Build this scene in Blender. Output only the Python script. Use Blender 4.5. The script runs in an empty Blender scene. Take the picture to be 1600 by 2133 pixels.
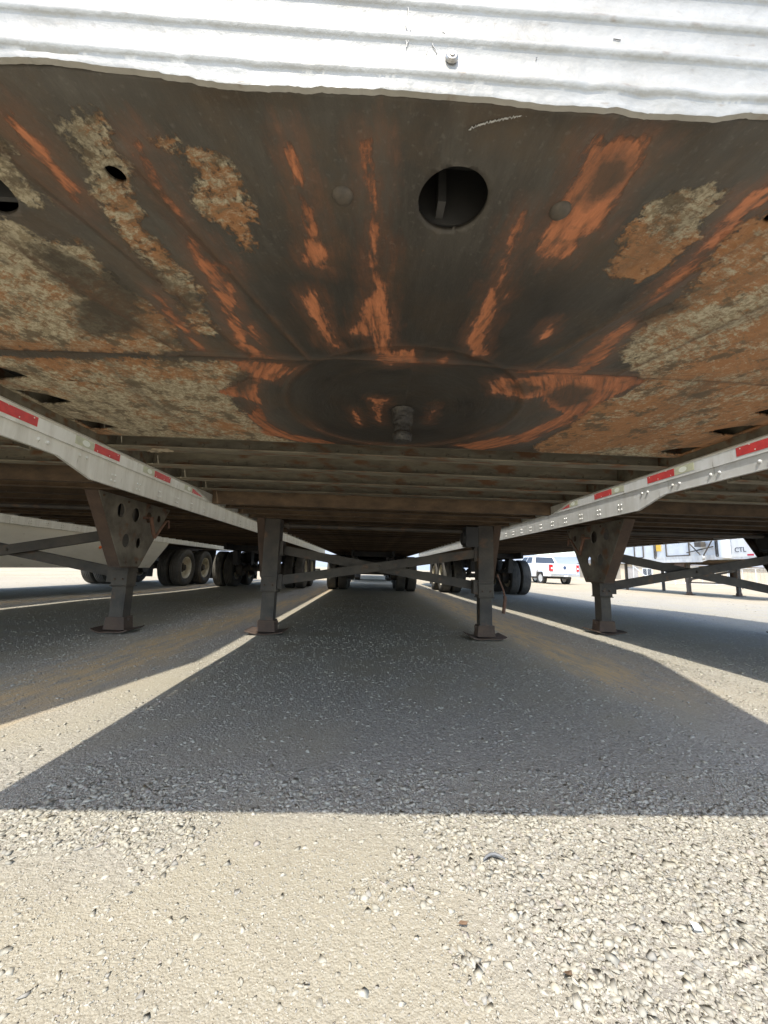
import bpy, bmesh, math, random
import numpy as np
from mathutils import Vector, Matrix

sc = bpy.context.scene
# ---------------------------------------------------------------- camera
CX, CY, CZ = -0.09825, -0.35962, 0.6449
YAW, PITCH, ROLL = 0.0346, 0.14534, 0.02981
F = Vector((math.sin(YAW) * math.cos(PITCH), math.cos(YAW) * math.cos(PITCH), math.sin(PITCH)))
Rr = Vector((math.cos(YAW), -math.sin(YAW), 0)); Uu = Rr.cross(F)
R2 = Rr * math.cos(ROLL) + Uu * math.sin(ROLL); U2 = Uu * math.cos(ROLL) - Rr * math.sin(ROLL)
cam = bpy.data.cameras.new('camera'); camo = bpy.data.objects.new('camera', cam)
sc.collection.objects.link(camo); sc.camera = camo
camo.matrix_world = Matrix(((R2.x, U2.x, -F.x, CX), (R2.y, U2.y, -F.y, CY), (R2.z, U2.z, -F.z, CZ), (0, 0, 0, 1)))
cam.sensor_fit = 'VERTICAL'; cam.sensor_height = 36; cam.lens = 802.767 / 2133 * 36
cam.clip_start = 0.02; cam.clip_end = 4000
# ---------------------------------------------------------------- light
SUN = Vector((-0.177, -0.652, 1.0)).normalized()
elev = math.asin(SUN.z)
world = bpy.data.worlds.new('World'); sc.world = world; world.use_nodes = True
wn = world.node_tree; wn.nodes.clear()
sky = wn.nodes.new('ShaderNodeTexSky'); sky.sky_type = 'NISHITA'; sky.sun_disc = False
sky.sun_elevation = elev; sky.sun_rotation = math.atan2(SUN.x, SUN.y)
sky.air_density = 1.0; sky.dust_density = 1.2; sky.ozone_density = 1.0
bg = wn.nodes.new('ShaderNodeBackground'); bg.inputs['Strength'].default_value = 0.15
wo = wn.nodes.new('ShaderNodeOutputWorld')
wn.links.new(sky.outputs[0], bg.inputs[0]); wn.links.new(bg.outputs[0], wo.inputs[0])
sl = bpy.data.lights.new('sun', 'SUN'); sl.energy = 2.0; sl.angle = math.radians(0.53); sl.color = (1.0, 0.955, 0.85)
so = bpy.data.objects.new('sun', sl); sc.collection.objects.link(so)
so.rotation_euler = SUN.to_track_quat('Z', 'Y').to_euler(); so.location = (0, -5, 20)
sc.view_settings.view_transform = 'Standard'; sc.view_settings.look = 'None'
sc.view_settings.exposure = 1.60; sc.view_settings.gamma = 1
sc.cycles.max_bounces = 12; sc.cycles.diffuse_bounces = 10; sc.cycles.glossy_bounces = 6
sc.cycles.caustics_reflective = False; sc.cycles.caustics_refractive = False
sc.cycles.use_denoising = True
sc.cycles.sample_clamp_indirect = 8
random.seed(7); rng = np.random.default_rng(7)
LINK = sc.collection.objects.link

# ---------------------------------------------------------------- helpers
def sstep(a, b, v):
    t = np.clip((v - a) / (b - a), 0, 1); return t * t * (3 - 2 * t)

def vnoise(x, y, scale, seed=0):
    r = np.random.default_rng(seed).random((128, 128))
    u = x / scale + 1000.3; v = y / scale + 1000.7
    i = np.floor(u).astype(int); j = np.floor(v).astype(int); fu = u - i; fv = v - j
    fu = fu * fu * (3 - 2 * fu); fv = fv * fv * (3 - 2 * fv)
    i0 = i % 128; j0 = j % 128; i1 = (i + 1) % 128; j1 = (j + 1) % 128
    return (r[i0, j0] * (1 - fu) * (1 - fv) + r[i1, j0] * fu * (1 - fv) + r[i0, j1] * (1 - fu) * fv + r[i1, j1] * fu * fv)

def fbm(x, y, scale, seed=0, oct=4):
    s = 0; a = .5; t = 0
    for k in range(oct):
        s = s + a * vnoise(x, y, scale / 2 ** k, seed + k); t += a; a *= .55
    return s / t

def gz(x, y):
    x = np.asarray(x, float); y = np.asarray(y, float)
    side = sstep(1.45, 2.05, np.abs(x)) * (1 - sstep(4.8, 9, y))
    z = side * np.where(x > 0, .055, .042)
    z = z + .03 * sstep(4.8, 6, x) * (1 - sstep(6, 8.5, y))
    z = z - .06 * sstep(9, 12, x) * sstep(6, 9, y) * (1 - sstep(20, 26, y))
    z = z + .010 * (fbm(x, y, .9, 5) - .5) * (1 - sstep(6, 20, np.hypot(x, y)))
    z = z + .25 * (fbm(x, y, 14, 9) - .5) * sstep(24, 60, np.hypot(x, y))
    return z

def gravel_density(x, y):
    n = fbm(x, y, .38, 21); n2 = fbm(x, y, .16, 31)
    near = 1 - sstep(.72, .86, y)
    right = sstep(-.07, .12, x + (n - .5) * .45 + (y - .5) * .25)
    leftp = sstep(-.42, -.6, x + (n - .5) * .3) * sstep(.56, .68, y + (n2 - .5) * .25)
    spr = .16 + .5 * sstep(.55, .75, n2) * sstep(-.55, -.25, x)
    d_near = np.maximum(np.maximum(right * (.8 + .4 * n2), leftp), spr)
    d_sh = .35 + 1.1 * sstep(.36, .62, n * .6 + n2 * .4)
    d_sh = d_sh * (1 - .75 * straw(x, y))
    return near * d_near + (1 - near) * d_sh

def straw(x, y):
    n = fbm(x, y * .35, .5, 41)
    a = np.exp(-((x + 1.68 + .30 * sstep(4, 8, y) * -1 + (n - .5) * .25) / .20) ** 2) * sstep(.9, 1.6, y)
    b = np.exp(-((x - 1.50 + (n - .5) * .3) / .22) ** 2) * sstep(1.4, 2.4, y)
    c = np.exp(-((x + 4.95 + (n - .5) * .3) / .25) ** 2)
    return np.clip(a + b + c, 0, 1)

class MB:
    def __init__(s): s.v = []; s.f = []
    def add(s, vs, fs):
        o = len(s.v); s.v += [tuple(p) for p in vs]; s.f += [tuple(i + o for i in f) for f in fs]; return s
    def box(s, x0, x1, y0, y1, z0, z1):
        return s.add([(x0, y0, z0), (x1, y0, z0), (x1, y1, z0), (x0, y1, z0), (x0, y0, z1), (x1, y0, z1), (x1, y1, z1), (x0, y1, z1)],
                     [(3, 2, 1, 0), (4, 5, 6, 7), (0, 1, 5, 4), (1, 2, 6, 5), (2, 3, 7, 6), (3, 0, 4, 7)])
    def prism(s, pts, axis, a, b):
        n = len(pts)
        def P(p, t):
            return (t, p[0], p[1]) if axis == 'x' else (p[0], t, p[1]) if axis == 'y' else (p[0], p[1], t)
        return s.add([P(p, a) for p in pts] + [P(p, b) for p in pts],
                     [tuple(range(n))[::-1], tuple(range(n, 2 * n))] + [(i, (i + 1) % n, (i + 1) % n + n, i + n) for i in range(n)])
    def bar(s, p0, p1, w, h, up=(0, 0, 1)):
        p0 = Vector(p0); p1 = Vector(p1); d = (p1 - p0).normalized(); u = Vector(up); sd = d.cross(u).normalized(); u = sd.cross(d)
        vs = [p + sd * a * w / 2 + u * b * h / 2 for p in (p0, p1) for a, b in ((-1, -1), (1, -1), (1, 1), (-1, 1))]
        return s.add(vs, [(3, 2, 1, 0), (4, 5, 6, 7), (0, 1, 5, 4), (1, 2, 6, 5), (2, 3, 7, 6), (3, 0, 4, 7)])
    def tube(s, pts, r, n=10):
        pts = [Vector(p) for p in pts]; rr = r if isinstance(r, (list, tuple)) else [r] * len(pts)
        vs = []; prev = None
        for i, p in enumerate(pts):
            d = (pts[min(i + 1, len(pts) - 1)] - pts[max(i - 1, 0)]).normalized()
            if prev is None: prev = d.orthogonal().normalized()
            a = (prev - d * prev.dot(d)).normalized(); prev = a; b = d.cross(a)
            vs += [p + (a * math.cos(t) + b * math.sin(t)) * rr[i] for t in [2 * math.pi * k / n for k in range(n)]]
        fs = [(i * n + k, i * n + (k + 1) % n, (i + 1) * n + (k + 1) % n, (i + 1) * n + k) for i in range(len(pts) - 1) for k in range(n)]
        m = len(vs) - n
        return s.add(vs, fs + [tuple(range(n))[::-1], tuple(range(m, m + n))])
    def lathe(s, prof, c, axis='x', n=40, closed=False):
        vs = []
        for r, t in prof:
            for k in range(n):
                a = 2 * math.pi * k / n; q = (r * math.cos(a), r * math.sin(a))
                p = {'x': (t, q[0], q[1]), 'z': (q[0], q[1], t), 'y': (q[0], t, q[1])}[axis]
                vs.append((p[0] + c[0], p[1] + c[1], p[2] + c[2]))
        m = len(prof)
        fs = [(i * n + k, i * n + (k + 1) % n, ((i + 1) % m) * n + (k + 1) % n, ((i + 1) % m) * n + k) for i in range(m if closed else m - 1) for k in range(n)]
        if not closed: fs += [tuple(range(n))[::-1], tuple(range((m - 1) * n, m * n))]
        return s.add(vs, fs)
    def dome(s, c, nx, r, h, n=8):
        c = Vector(c); N = Vector(nx); a = N.orthogonal().normalized(); b = N.cross(a); vs = []
        for rr, hh in ((r, 0), (r * .85, h * .6), (r * .45, h)):
            vs += [c + (a * math.cos(2 * math.pi * k / n) + b * math.sin(2 * math.pi * k / n)) * rr + N * hh for k in range(n)]
        fs = [(i * n + k, i * n + (k + 1) % n, (i + 1) * n + (k + 1) % n, (i + 1) * n + k) for i in range(2) for k in range(n)]
        return s.add(vs, fs + [tuple(range(2 * n, 3 * n))])
    def mesh(s, name):
        me = bpy.data.meshes.new(name); me.from_pydata(s.v, [], s.f); me.update()
        bm = bmesh.new(); bm.from_mesh(me); bmesh.ops.recalc_face_normals(bm, faces=bm.faces); bm.to_mesh(me); bm.free()
        return me
    def build(s, name, m, parent=None, smooth=None, bevel=0, loc=None):
        me = s.mesh(name); o = bpy.data.objects.new(name, me); LINK(o)
        me.materials.append(m)
        if smooth: me.shade_smooth() if smooth is True else auto_smooth(me, smooth)
        if bevel:
            b = o.modifiers.new('bevel', 'BEVEL'); b.width = bevel; b.segments = 2; b.limit_method = 'ANGLE'
        if parent: o.parent = parent
        if loc: o.location = loc
        return o

def auto_smooth(me, deg):
    me.shade_smooth()
    me.set_sharp_from_angle(angle=math.radians(deg))

def empty(name, loc=(0, 0, 0), rz=0):
    o = bpy.data.objects.new(name, None); LINK(o); o.location = loc; o.rotation_euler = (0, 0, rz); o.empty_display_size = .3; return o

def tag(o, label=None, cat=None, group=None, kind=None):
    for k, v in (('label', label), ('category', cat), ('group', group), ('kind', kind)):
        if v: o[k] = v
    return o

def dup(o, parent=None, **kw):
    c = o.copy(); LINK(c); c.parent = parent
    for ch in o.children: dup(ch, c)
    for k, v in kw.items(): setattr(c, k, v)
    return c

# ---------------------------------------------------------------- materials
def mat(name, col, rough=.7, metal=0., col2=None, scale=6., lo=.4, hi=.6, bump=0., bscale=60., stretch=(1, 1, 1), spots=None, spec=None, detail=8):
    m = bpy.data.materials.new(name); m.use_nodes = True; nt = m.node_tree; N = nt.nodes; L = nt.links
    b = N['Principled BSDF']; b.inputs['Roughness'].default_value = rough; b.inputs['Metallic'].default_value = metal
    b.inputs['Base Color'].default_value = (*col, 1)
    if spec is not None: b.inputs['Specular IOR Level'].default_value = spec
    tc = N.new('ShaderNodeTexCoord'); mp = N.new('ShaderNodeMapping'); mp.inputs['Scale'].default_value = stretch
    L.new(tc.outputs['Object'], mp.inputs[0])
    out = None
    if col2:
        n = N.new('ShaderNodeTexNoise'); n.inputs['Scale'].default_value = scale; n.inputs['Detail'].default_value = detail; n.inputs['Roughness'].default_value = .65
        L.new(mp.outputs[0], n.inputs['Vector'])
        r = N.new('ShaderNodeMapRange'); r.inputs[1].default_value = lo; r.inputs[2].default_value = hi; L.new(n.outputs['Fac'], r.inputs[0])
        mx = N.new('ShaderNodeMix'); mx.data_type = 'RGBA'; mx.inputs[6].default_value = (*col, 1); mx.inputs[7].default_value = (*col2, 1)
        L.new(r.outputs[0], mx.inputs[0]); out = mx.outputs[2]
    if spots:
        sc_, c_, lo_, hi_ = spots
        n = N.new('ShaderNodeTexNoise'); n.inputs['Scale'].default_value = sc_; n.inputs['Detail'].default_value = 6
        L.new(mp.outputs[0], n.inputs['Vector'])
        r = N.new('ShaderNodeMapRange'); r.inputs[1].default_value = lo_; r.inputs[2].default_value = hi_; L.new(n.outputs['Fac'], r.inputs[0])
        mx = N.new('ShaderNodeMix'); mx.data_type = 'RGBA'; mx.inputs[7].default_value = (*c_, 1)
        if out: L.new(out, mx.inputs[6])
        else: mx.inputs[6].default_value = (*col, 1)
        L.new(r.outputs[0], mx.inputs[0]); out = mx.outputs[2]
    if out: L.new(out, b.inputs['Base Color'])
    if bump:
        n = N.new('ShaderNodeTexNoise'); n.inputs['Scale'].default_value = bscale; n.inputs['Detail'].default_value = 6
        L.new(tc.outputs['Object'], n.inputs['Vector'])
        bp = N.new('ShaderNodeBump'); bp.inputs['Strength'].default_value = bump; bp.inputs['Distance'].default_value = .01
        L.new(n.outputs['Fac'], bp.inputs['Height']); L.new(bp.outputs[0], b.inputs['Normal'])
    return m

M = {}
M['under'] = mat('grimy_steel', (.27, .24, .17), .75, 0, (.14, .12, .085), 5, .35, .65, .35, 40, (1, 3, 3), (7, (.17, .085, .04), .53, .66))
M['under_brown'] = mat('rusty_brown_steel', (.15, .098, .055), .85, 0, (.07, .048, .03), 7, .35, .65, .3, 60, (1, 2, 2), (55, (.34, .27, .18), .68, .75))
M['leg'] = mat('dusty_dark_steel', (.105, .09, .07), .7, 0, (.055, .048, .042), 6, .35, .65, .2, 50, (1, 1, 1), (8, (.17, .10, .06), .6, .72))
M['leg_rust'] = mat('rusty_bracket_steel', (.13, .085, .058), .8, 0, (.08, .055, .042), 7, .35, .65, .25, 50)
M['plate_gear'] = mat('worn_grey_plate', (.21, .19, .15), .65, .0, (.10, .085, .065), 5, .38, .62, .3, 30, (1, 1, 1), (7, (.15, .075, .04), .57, .68))
M['alu'] = mat('weathered_aluminium', (.80, .79, .72), .5, .15, (.62, .60, .52), 7, .4, .68, .12, 25, (1, 1.6, .25), (30, (.3, .27, .21), .66, .76))
M['alu_clean'] = mat('pale_aluminium', (.80, .80, .78), .42, .2, (.66, .65, .61), 7, .4, .68, .1, 25, (1, 1.6, .3), (28, (.35, .32, .27), .68, .78))
M['nose'] = mat('white_nose_sheet', (.40, .385, .345), .38, .10, (.31, .29, .245), 9, .42, .68, .2, 50, (1, 1, 2.2), (30, (.27, .23, .18), .62, .72))
M['wall'] = mat('white_trailer_wall', (.76, .76, .74), .4, 0, (.64, .63, .58), 3, .4, .7, .05, 20, (1, 1, .3))
M['silver'] = mat('silver_panel', (.74, .76, .77), .35, .25, (.62, .64, .65), 2, .4, .7, .05, 8)
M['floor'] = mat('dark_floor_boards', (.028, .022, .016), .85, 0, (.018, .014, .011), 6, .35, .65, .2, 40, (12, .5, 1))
M['skirt'] = mat('grey_white_skirt', (.70, .67, .57), .6, 0, (.60, .57, .48), 2.2, .4, .65, .05, 20, (1, .4, 1), (14, (.3, .26, .2), .66, .76))
M['red'] = mat('red_reflective', (.62, .045, .04), .35, 0, (.50, .035, .035), 20, .4, .6, .05, 120)
M['tapewhite'] = mat('faded_white_reflective', (.56, .57, .38), .4, 0, (.48, .48, .36), 25, .4, .6)
M['tapeoval'] = mat('pale_oval_mark', (.78, .80, .70), .4)
M['tyre'] = mat('dusty_rubber', (.115, .105, .088), .85, 0, (.05, .048, .044), 4, .35, .65, .2, 60)
M['tyre_dark'] = mat('black_rubber', (.035, .034, .032), .8, 0, (.06, .056, .05), 5, .4, .7, .2, 60)
M['rim'] = mat('dusty_white_rim', (.80, .75, .60), .5, 0, (.60, .50, .34), 7, .46, .68, .05, 40)
M['hub'] = mat('greasy_hub', (.10, .085, .065), .6, .2, (.05, .045, .04), 12, .4, .6)
M['black'] = mat('black_mudflap', (.03, .03, .03), .6, 0, (.055, .052, .048), 6, .4, .7)
M['rustrod'] = mat('rusty_rod', (.20, .10, .06), .75, 0, (.12, .065, .045), 16, .4, .6)
M['grease'] = mat('greased_steel', (.03, .027, .023), .5, .1, (.075, .068, .055), 30, .48, .66, .9, 60)
M['orange_lamp'] = mat('orange_lamp_lens', (.75, .16, .03), .25)
M['redlens'] = mat('red_lamp_lens', (.55, .02, .02), .2)
M['bead'] = mat('white_sealant', (.52, .52, .50), .5, 0, (.5, .5, .48), 80, .4, .6, .3, 150)
M['bolt'] = mat('dull_bolt', (.50, .48, .45), .4, .6, (.3, .28, .25), 60, .4, .6)
M['truck'] = mat('white_truck_paint', (.80, .81, .82), .25, 0, (.74, .74, .74), 2, .4, .7)
M['glass'] = mat('dark_car_glass', (.05, .06, .075), .06)
M['chrome'] = mat('chrome', (.7, .7, .7), .2, .9)
M['greyplastic'] = mat('grey_plastic', (.16, .16, .16), .5)
M['plateno'] = mat('number_plate', (.75, .75, .76), .4)
M['emblem'] = mat('blue_oval_badge', (.05, .08, .16), .3)
M['galv'] = mat('galvanised_tube', (.66, .66, .64), .4, .5)
M['beige'] = mat('beige_cladding', (.50, .42, .31), .8, 0, (.43, .36, .27), 1, .4, .6)
M['roofgrey'] = mat('grey_roof_sheet', (.30, .28, .27), .7, 0, (.24, .23, .22), 1, .4, .6)
M['yellow'] = mat('yellow_placard', (.80, .50, .06), .5)
M['letter'] = mat('dark_lettering', (.06, .065, .08), .5)
M['letter_red'] = mat('red_lettering', (.55, .03, .06), .5)
M['paper'] = mat('white_paper', (.8, .8, .78), .7)
M['leaf'] = mat('dry_brown_leaf', (.17, .10, .055), .8, 0, (.11, .07, .04), 60, .4, .6)
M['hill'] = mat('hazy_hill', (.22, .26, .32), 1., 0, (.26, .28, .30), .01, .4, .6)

def vary(m, lo, hi):
    nt = m.node_tree; b = nt.nodes['Principled BSDF']; src = b.inputs['Base Color'].links[0].from_socket
    oi = nt.nodes.new('ShaderNodeObjectInfo'); r = nt.nodes.new('ShaderNodeMapRange'); r.inputs[3].default_value = lo; r.inputs[4].default_value = hi
    nt.links.new(oi.outputs['Random'], r.inputs[0]); hs = nt.nodes.new('ShaderNodeHueSaturation'); nt.links.new(r.outputs[0], hs.inputs['Value'])
    nt.links.new(src, hs.inputs['Color']); nt.links.new(hs.outputs[0], b.inputs['Base Color'])
vary(M['under'], .72, 1.25); vary(M['under_brown'], .6, 1.45); vary(M['tyre'], .8, 1.2)

def attr_node(nt, name):
    a = nt.nodes.new('ShaderNodeAttribute'); a.attribute_name = name; return a

def mathn(nt, op, a, b=None, c=None, clamp=False):
    n = nt.nodes.new('ShaderNodeMath'); n.operation = op; n.use_clamp = clamp
    for i, v in enumerate((a, b, c)):
        if v is None: continue
        if isinstance(v, (int, float)): n.inputs[i].default_value = v
        else: nt.links.new(v, n.inputs[i])
    return n.outputs[0]

def noise(nt, scale, detail=6, rough=.6, vec=None, dist=0.):
    n = nt.nodes.new('ShaderNodeTexNoise'); n.inputs['Scale'].default_value = scale; n.inputs['Detail'].default_value = detail
    n.inputs['Roughness'].default_value = rough; n.inputs['Distortion'].default_value = dist
    if vec: nt.links.new(vec, n.inputs['Vector'])
    return n.outputs['Fac']

def mix(nt, f, a, b):
    n = nt.nodes.new('ShaderNodeMix'); n.data_type = 'RGBA'
    if isinstance(f, (int, float)): n.inputs[0].default_value = f
    else: nt.links.new(f, n.inputs[0])
    for i, v in ((6, a), (7, b)):
        if isinstance(v, tuple): n.inputs[i].default_value = (*v, 1)
        else: nt.links.new(v, n.inputs[i])
    return n.outputs[2]

def rng_map(nt, v, lo, hi):
    n = nt.nodes.new('ShaderNodeMapRange'); n.inputs[1].default_value = lo; n.inputs[2].default_value = hi; nt.links.new(v, n.inputs[0]); return n.outputs[0]

def combine(nt, x, y, z=0.):
    n = nt.nodes.new('ShaderNodeCombineXYZ')
    for i, v in enumerate((x, y, z)):
        if isinstance(v, (int, float)): n.inputs[i].default_value = v
        else: nt.links.new(v, n.inputs[i])
    return n.outputs[0]

def coupler_material():
    m = bpy.data.materials.new('rust_streaked_coupler_steel'); m.use_nodes = True; nt = m.node_tree; L = nt.links; b = nt.nodes['Principled BSDF']
    tc = nt.nodes.new('ShaderNodeTexCoord'); ob = tc.outputs['Object']
    A = lambda n: attr_node(nt, n).outputs['Fac']
    so_, st, sd, cr, pa, pr = A('sdf_orange'), A('sdf_tan'), A('sdf_dark'), A('crease'), A('flow_across'), A('flow_along')
    fl_ = lambda sx, sy, k: combine(nt, mathn(nt, 'MULTIPLY', pa, sx), mathn(nt, 'MULTIPLY', pr, sy), k)
    MUL = lambda a, c, **k: mathn(nt, 'MULTIPLY', a, c, **k); ADD = lambda a, c: mathn(nt, 'ADD', a, c); CEN = lambda a, k: MUL(mathn(nt, 'SUBTRACT', a, .5), k)
    e1 = noise(nt, 30, 10, .72, ob); e2 = noise(nt, 9, 9, .65, ob); s1 = noise(nt, 1, 9, .7, fl_(30, 5, .3)); s2 = noise(nt, 1, 10, .72, fl_(90, 14, 1.7)); s3 = noise(nt, 1, 8, .65, fl_(11, 2.2, 5.))
    # primer showing through: ragged core, thinning edge, streaks of grease dragged over it
    d_o = ADD(ADD(so_, .0025), ADD(CEN(e1, .04), ADD(CEN(s1, .05), CEN(s2, .03))))
    core = mathn(nt, 'MULTIPLY_ADD', d_o, -110, .5, clamp=True); halo = mathn(nt, 'MULTIPLY_ADD', ADD(d_o, CEN(s2, .05)), -22, .85, clamp=True)
    cover = MUL(rng_map(nt, s2, .47, .62), .85); cover2 = MUL(rng_map(nt, s3, .50, .70), .65)
    mo = ADD(MUL(core, mathn(nt, 'SUBTRACT', 1, mathn(nt, 'MAXIMUM', cover, cover2))), MUL(halo, .22)); mo = MUL(mo, 1., clamp=True)
    tn = ADD(ADD(CEN(e1, .07), CEN(e2, .08)), CEN(s1, .06))
    dt = ADD(st, tn)
    mt = MUL(mathn(nt, 'MULTIPLY_ADD', dt, -120, .5, clamp=True), rng_map(nt, ADD(MUL(mathn(nt, 'MULTIPLY_ADD', dt, -9, .0, clamp=True), .5), noise(nt, 70, 8, .75, ob)), .44, .52))
    md = mathn(nt, 'MULTIPLY_ADD', ADD(mathn(nt, 'SUBTRACT', sd, .012), tn), -35, .5, clamp=True)
    g1 = rng_map(nt, s3, .32, .68)
    dark = mix(nt, g1, (.048, .042, .034), (.100, .090, .074))
    dark = mix(nt, MUL(rng_map(nt, s2, .48, .72), .45), dark, (.14, .127, .104))
    dark = mix(nt, MUL(rng_map(nt, e2, .46, .68), .6), dark, (.115, .078, .046))
    dark = mix(nt, MUL(rng_map(nt, noise(nt, 140, 3, .5, ob), .60, .75), .35), dark, (.20, .19, .16))
    gr_ = A('grease'); dark = mix(nt, MUL(gr_, rng_map(nt, ADD(s3, MUL(e2, .3)), .25, .85), clamp=True), dark, (.026, .023, .019))
    f1 = noise(nt, 85, 12, .8, ob, .2); f2 = noise(nt, 1, 12, .78, fl_(28, 60, 3.)); f3 = noise(nt, 2.6, 9, .7, ob); f4 = noise(nt, 12, 12, .75, ob)
    tanc = mix(nt, rng_map(nt, f1, .45, .54), (.56, .49, .345), (.30, .245, .155))
    sx_ = nt.nodes.new('ShaderNodeSeparateXYZ'); L.new(ob, sx_.inputs[0])
    rustm = rng_map(nt, ADD(MUL(sx_.outputs[0], .026), ADD(MUL(f2, .40), ADD(MUL(f1, .2), MUL(f3, .50)))), .52, .565)
    tanc = mix(nt, MUL(rustm, .85), tanc, (.40, .175, .065))
    tanc = mix(nt, MUL(rng_map(nt, f2, .54, .60), .8), tanc, (.20, .15, .09))
    tanc = mix(nt, MUL(rng_map(nt, f4, .53, .59), .85), tanc, (.13, .10, .063))
    tanc = mix(nt, MUL(rng_map(nt, s3, .50, .68), .75), tanc, (.10, .082, .058))
    oc = mix(nt, rng_map(nt, ADD(MUL(s1, .5), MUL(s2, .5)), .40, .60), (.56, .215, .10), (.24, .095, .045)); oc = mix(nt, MUL(rng_map(nt, e1, .52, .66), .7), oc, (.15, .085, .05))
    c = mix(nt, mt, dark, tanc)
    c = mix(nt, mo, c, oc)
    c = mix(nt, MUL(md, .85), c, (.070, .058, .042))
    specks = MUL(rng_map(nt, noise(nt, 26, 8, .75, ob), .70, .73), .55)
    c = mix(nt, specks, c, (.38, .17, .07))
    c = mix(nt, MUL(cr, rng_map(nt, e1, .35, .6)), c, (.11, .068, .042))
    L.new(c, b.inputs['Base Color'])
    r = mix(nt, mt, (.48, .48, .48), (.88, .88, .88)); r = mix(nt, MUL(s2, .3), r, (.3, .3, .3)); L.new(r, b.inputs['Roughness'])
    b.inputs['Specular IOR Level'].default_value = .4
    h = ADD(MUL(MUL(mt, f1), 1.3), MUL(s2, .5)); h = ADD(h, MUL(e1, .35)); h = ADD(h, MUL(core, -.45)); h = ADD(h, MUL(cr, 1.0))
    bp = nt.nodes.new('ShaderNodeBump'); bp.inputs['Strength'].default_value = .75; bp.inputs['Distance'].default_value = .006
    L.new(h, bp.inputs['Height']); L.new(bp.outputs[0], b.inputs['Normal'])
    return m

def ground_material():
    m = bpy.data.materials.new('gravel_yard'); m.use_nodes = True; nt = m.node_tree; L = nt.links; b = nt.nodes['Principled BSDF']
    tc = nt.nodes.new('ShaderNodeTexCoord'); ob = tc.outputs['Object']
    gr = attr_node(nt, 'gravel').outputs['Fac']; stw = attr_node(nt, 'straw').outputs['Fac']; far = attr_node(nt, 'far').outputs['Fac']
    v = nt.nodes.new('ShaderNodeTexVoronoi'); v.inputs['Scale'].default_value = 95; v.inputs['Randomness'].default_value = 1; L.new(ob, v.inputs['Vector'])
    v2 = nt.nodes.new('ShaderNodeTexVoronoi'); v2.inputs['Scale'].default_value = 230; L.new(ob, v2.inputs['Vector'])
    smp = nt.nodes.new('ShaderNodeMapping'); smp.inputs['Scale'].default_value = (16, 2.5, 1); smp.inputs['Rotation'].default_value = (0, 0, .12); L.new(ob, smp.inputs[0]); smap = smp.outputs[0]
    dirt = mix(nt, rng_map(nt, noise(nt, 6, 8, .65, ob), .3, .7), (.372, .328, .238), (.318, .28, .208))
    dirt = mix(nt, rng_map(nt, noise(nt, 160, 6, .7, ob), .4, .7), dirt, (.39, .355, .275))
    grit = mix(nt, rng_map(nt, v.outputs['Color'], .1, .9), (.27, .25, .22), (.42, .39, .335))
    c = mix(nt, mathn(nt, 'MULTIPLY', gr, .8, clamp=True), dirt, grit)
    pep = rng_map(nt, v2.outputs['Color'], .82, .9)
    c = mix(nt, mathn(nt, 'MULTIPLY', pep, .6), c, (.48, .45, .39))
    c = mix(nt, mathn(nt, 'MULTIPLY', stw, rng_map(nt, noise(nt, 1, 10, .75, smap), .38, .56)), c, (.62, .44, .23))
    fc = mix(nt, rng_map(nt, noise(nt, .5, 10, .7, ob), .35, .65), (.46, .39, .28), (.37, .30, .205))
    c = mix(nt, far, c, fc)
    L.new(c, b.inputs['Base Color']); b.inputs['Roughness'].default_value = .95; b.inputs['Specular IOR Level'].default_value = .15
    h = mathn(nt, 'ADD', mathn(nt, 'MULTIPLY', mathn(nt, 'SUBTRACT', 1, v.outputs['Distance']), mathn(nt, 'MULTIPLY_ADD', gr, .8, .15)), mathn(nt, 'MULTIPLY', noise(nt, 90, 8, .7, ob), .9))
    h = mathn(nt, 'ADD', h, mathn(nt, 'MULTIPLY', mathn(nt, 'SUBTRACT', 1, v2.outputs['Distance']), .35))
    bp = nt.nodes.new('ShaderNodeBump'); bp.inputs['Strength'].default_value = .6; bp.inputs['Distance'].default_value = .008
    L.new(h, bp.inputs['Height']); L.new(bp.outputs[0], b.inputs['Normal'])
    return m

def stone_material():
    m = bpy.data.materials.new('crushed_stone'); m.use_nodes = True; nt = m.node_tree; L = nt.links; b = nt.nodes['Principled BSDF']
    a = attr_node(nt, 'tint'); tc = nt.nodes.new('ShaderNodeTexCoord')
    n = rng_map(nt, noise(nt, 220, 5, .7, tc.outputs['Object']), .3, .75)
    c = mix(nt, mathn(nt, 'MULTIPLY', n, .35), a.outputs['Color'], (.44, .40, .315))
    L.new(c, b.inputs['Base Color']); b.inputs['Roughness'].default_value = .9; b.inputs['Specular IOR Level'].default_value = .2
    return m

def np_mesh(name, V, Fq, mats, smooth=False):
    me = bpy.data.meshes.new(name); n = len(Fq); k = Fq.shape[1]
    me.vertices.add(len(V)); me.vertices.foreach_set('co', V.astype(np.float32).ravel())
    me.loops.add(n * k); me.loops.foreach_set('vertex_index', Fq.astype(np.int32).ravel())
    me.polygons.add(n); me.polygons.foreach_set('loop_start', np.arange(0, n * k, k, dtype=np.int32))
    try: me.polygons.foreach_set('loop_total', np.full(n, k, dtype=np.int32))
    except Exception: pass
    me.update(calc_edges=True); me.validate()
    for m in mats: me.materials.append(m)
    if smooth: me.shade_smooth()
    return me

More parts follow.
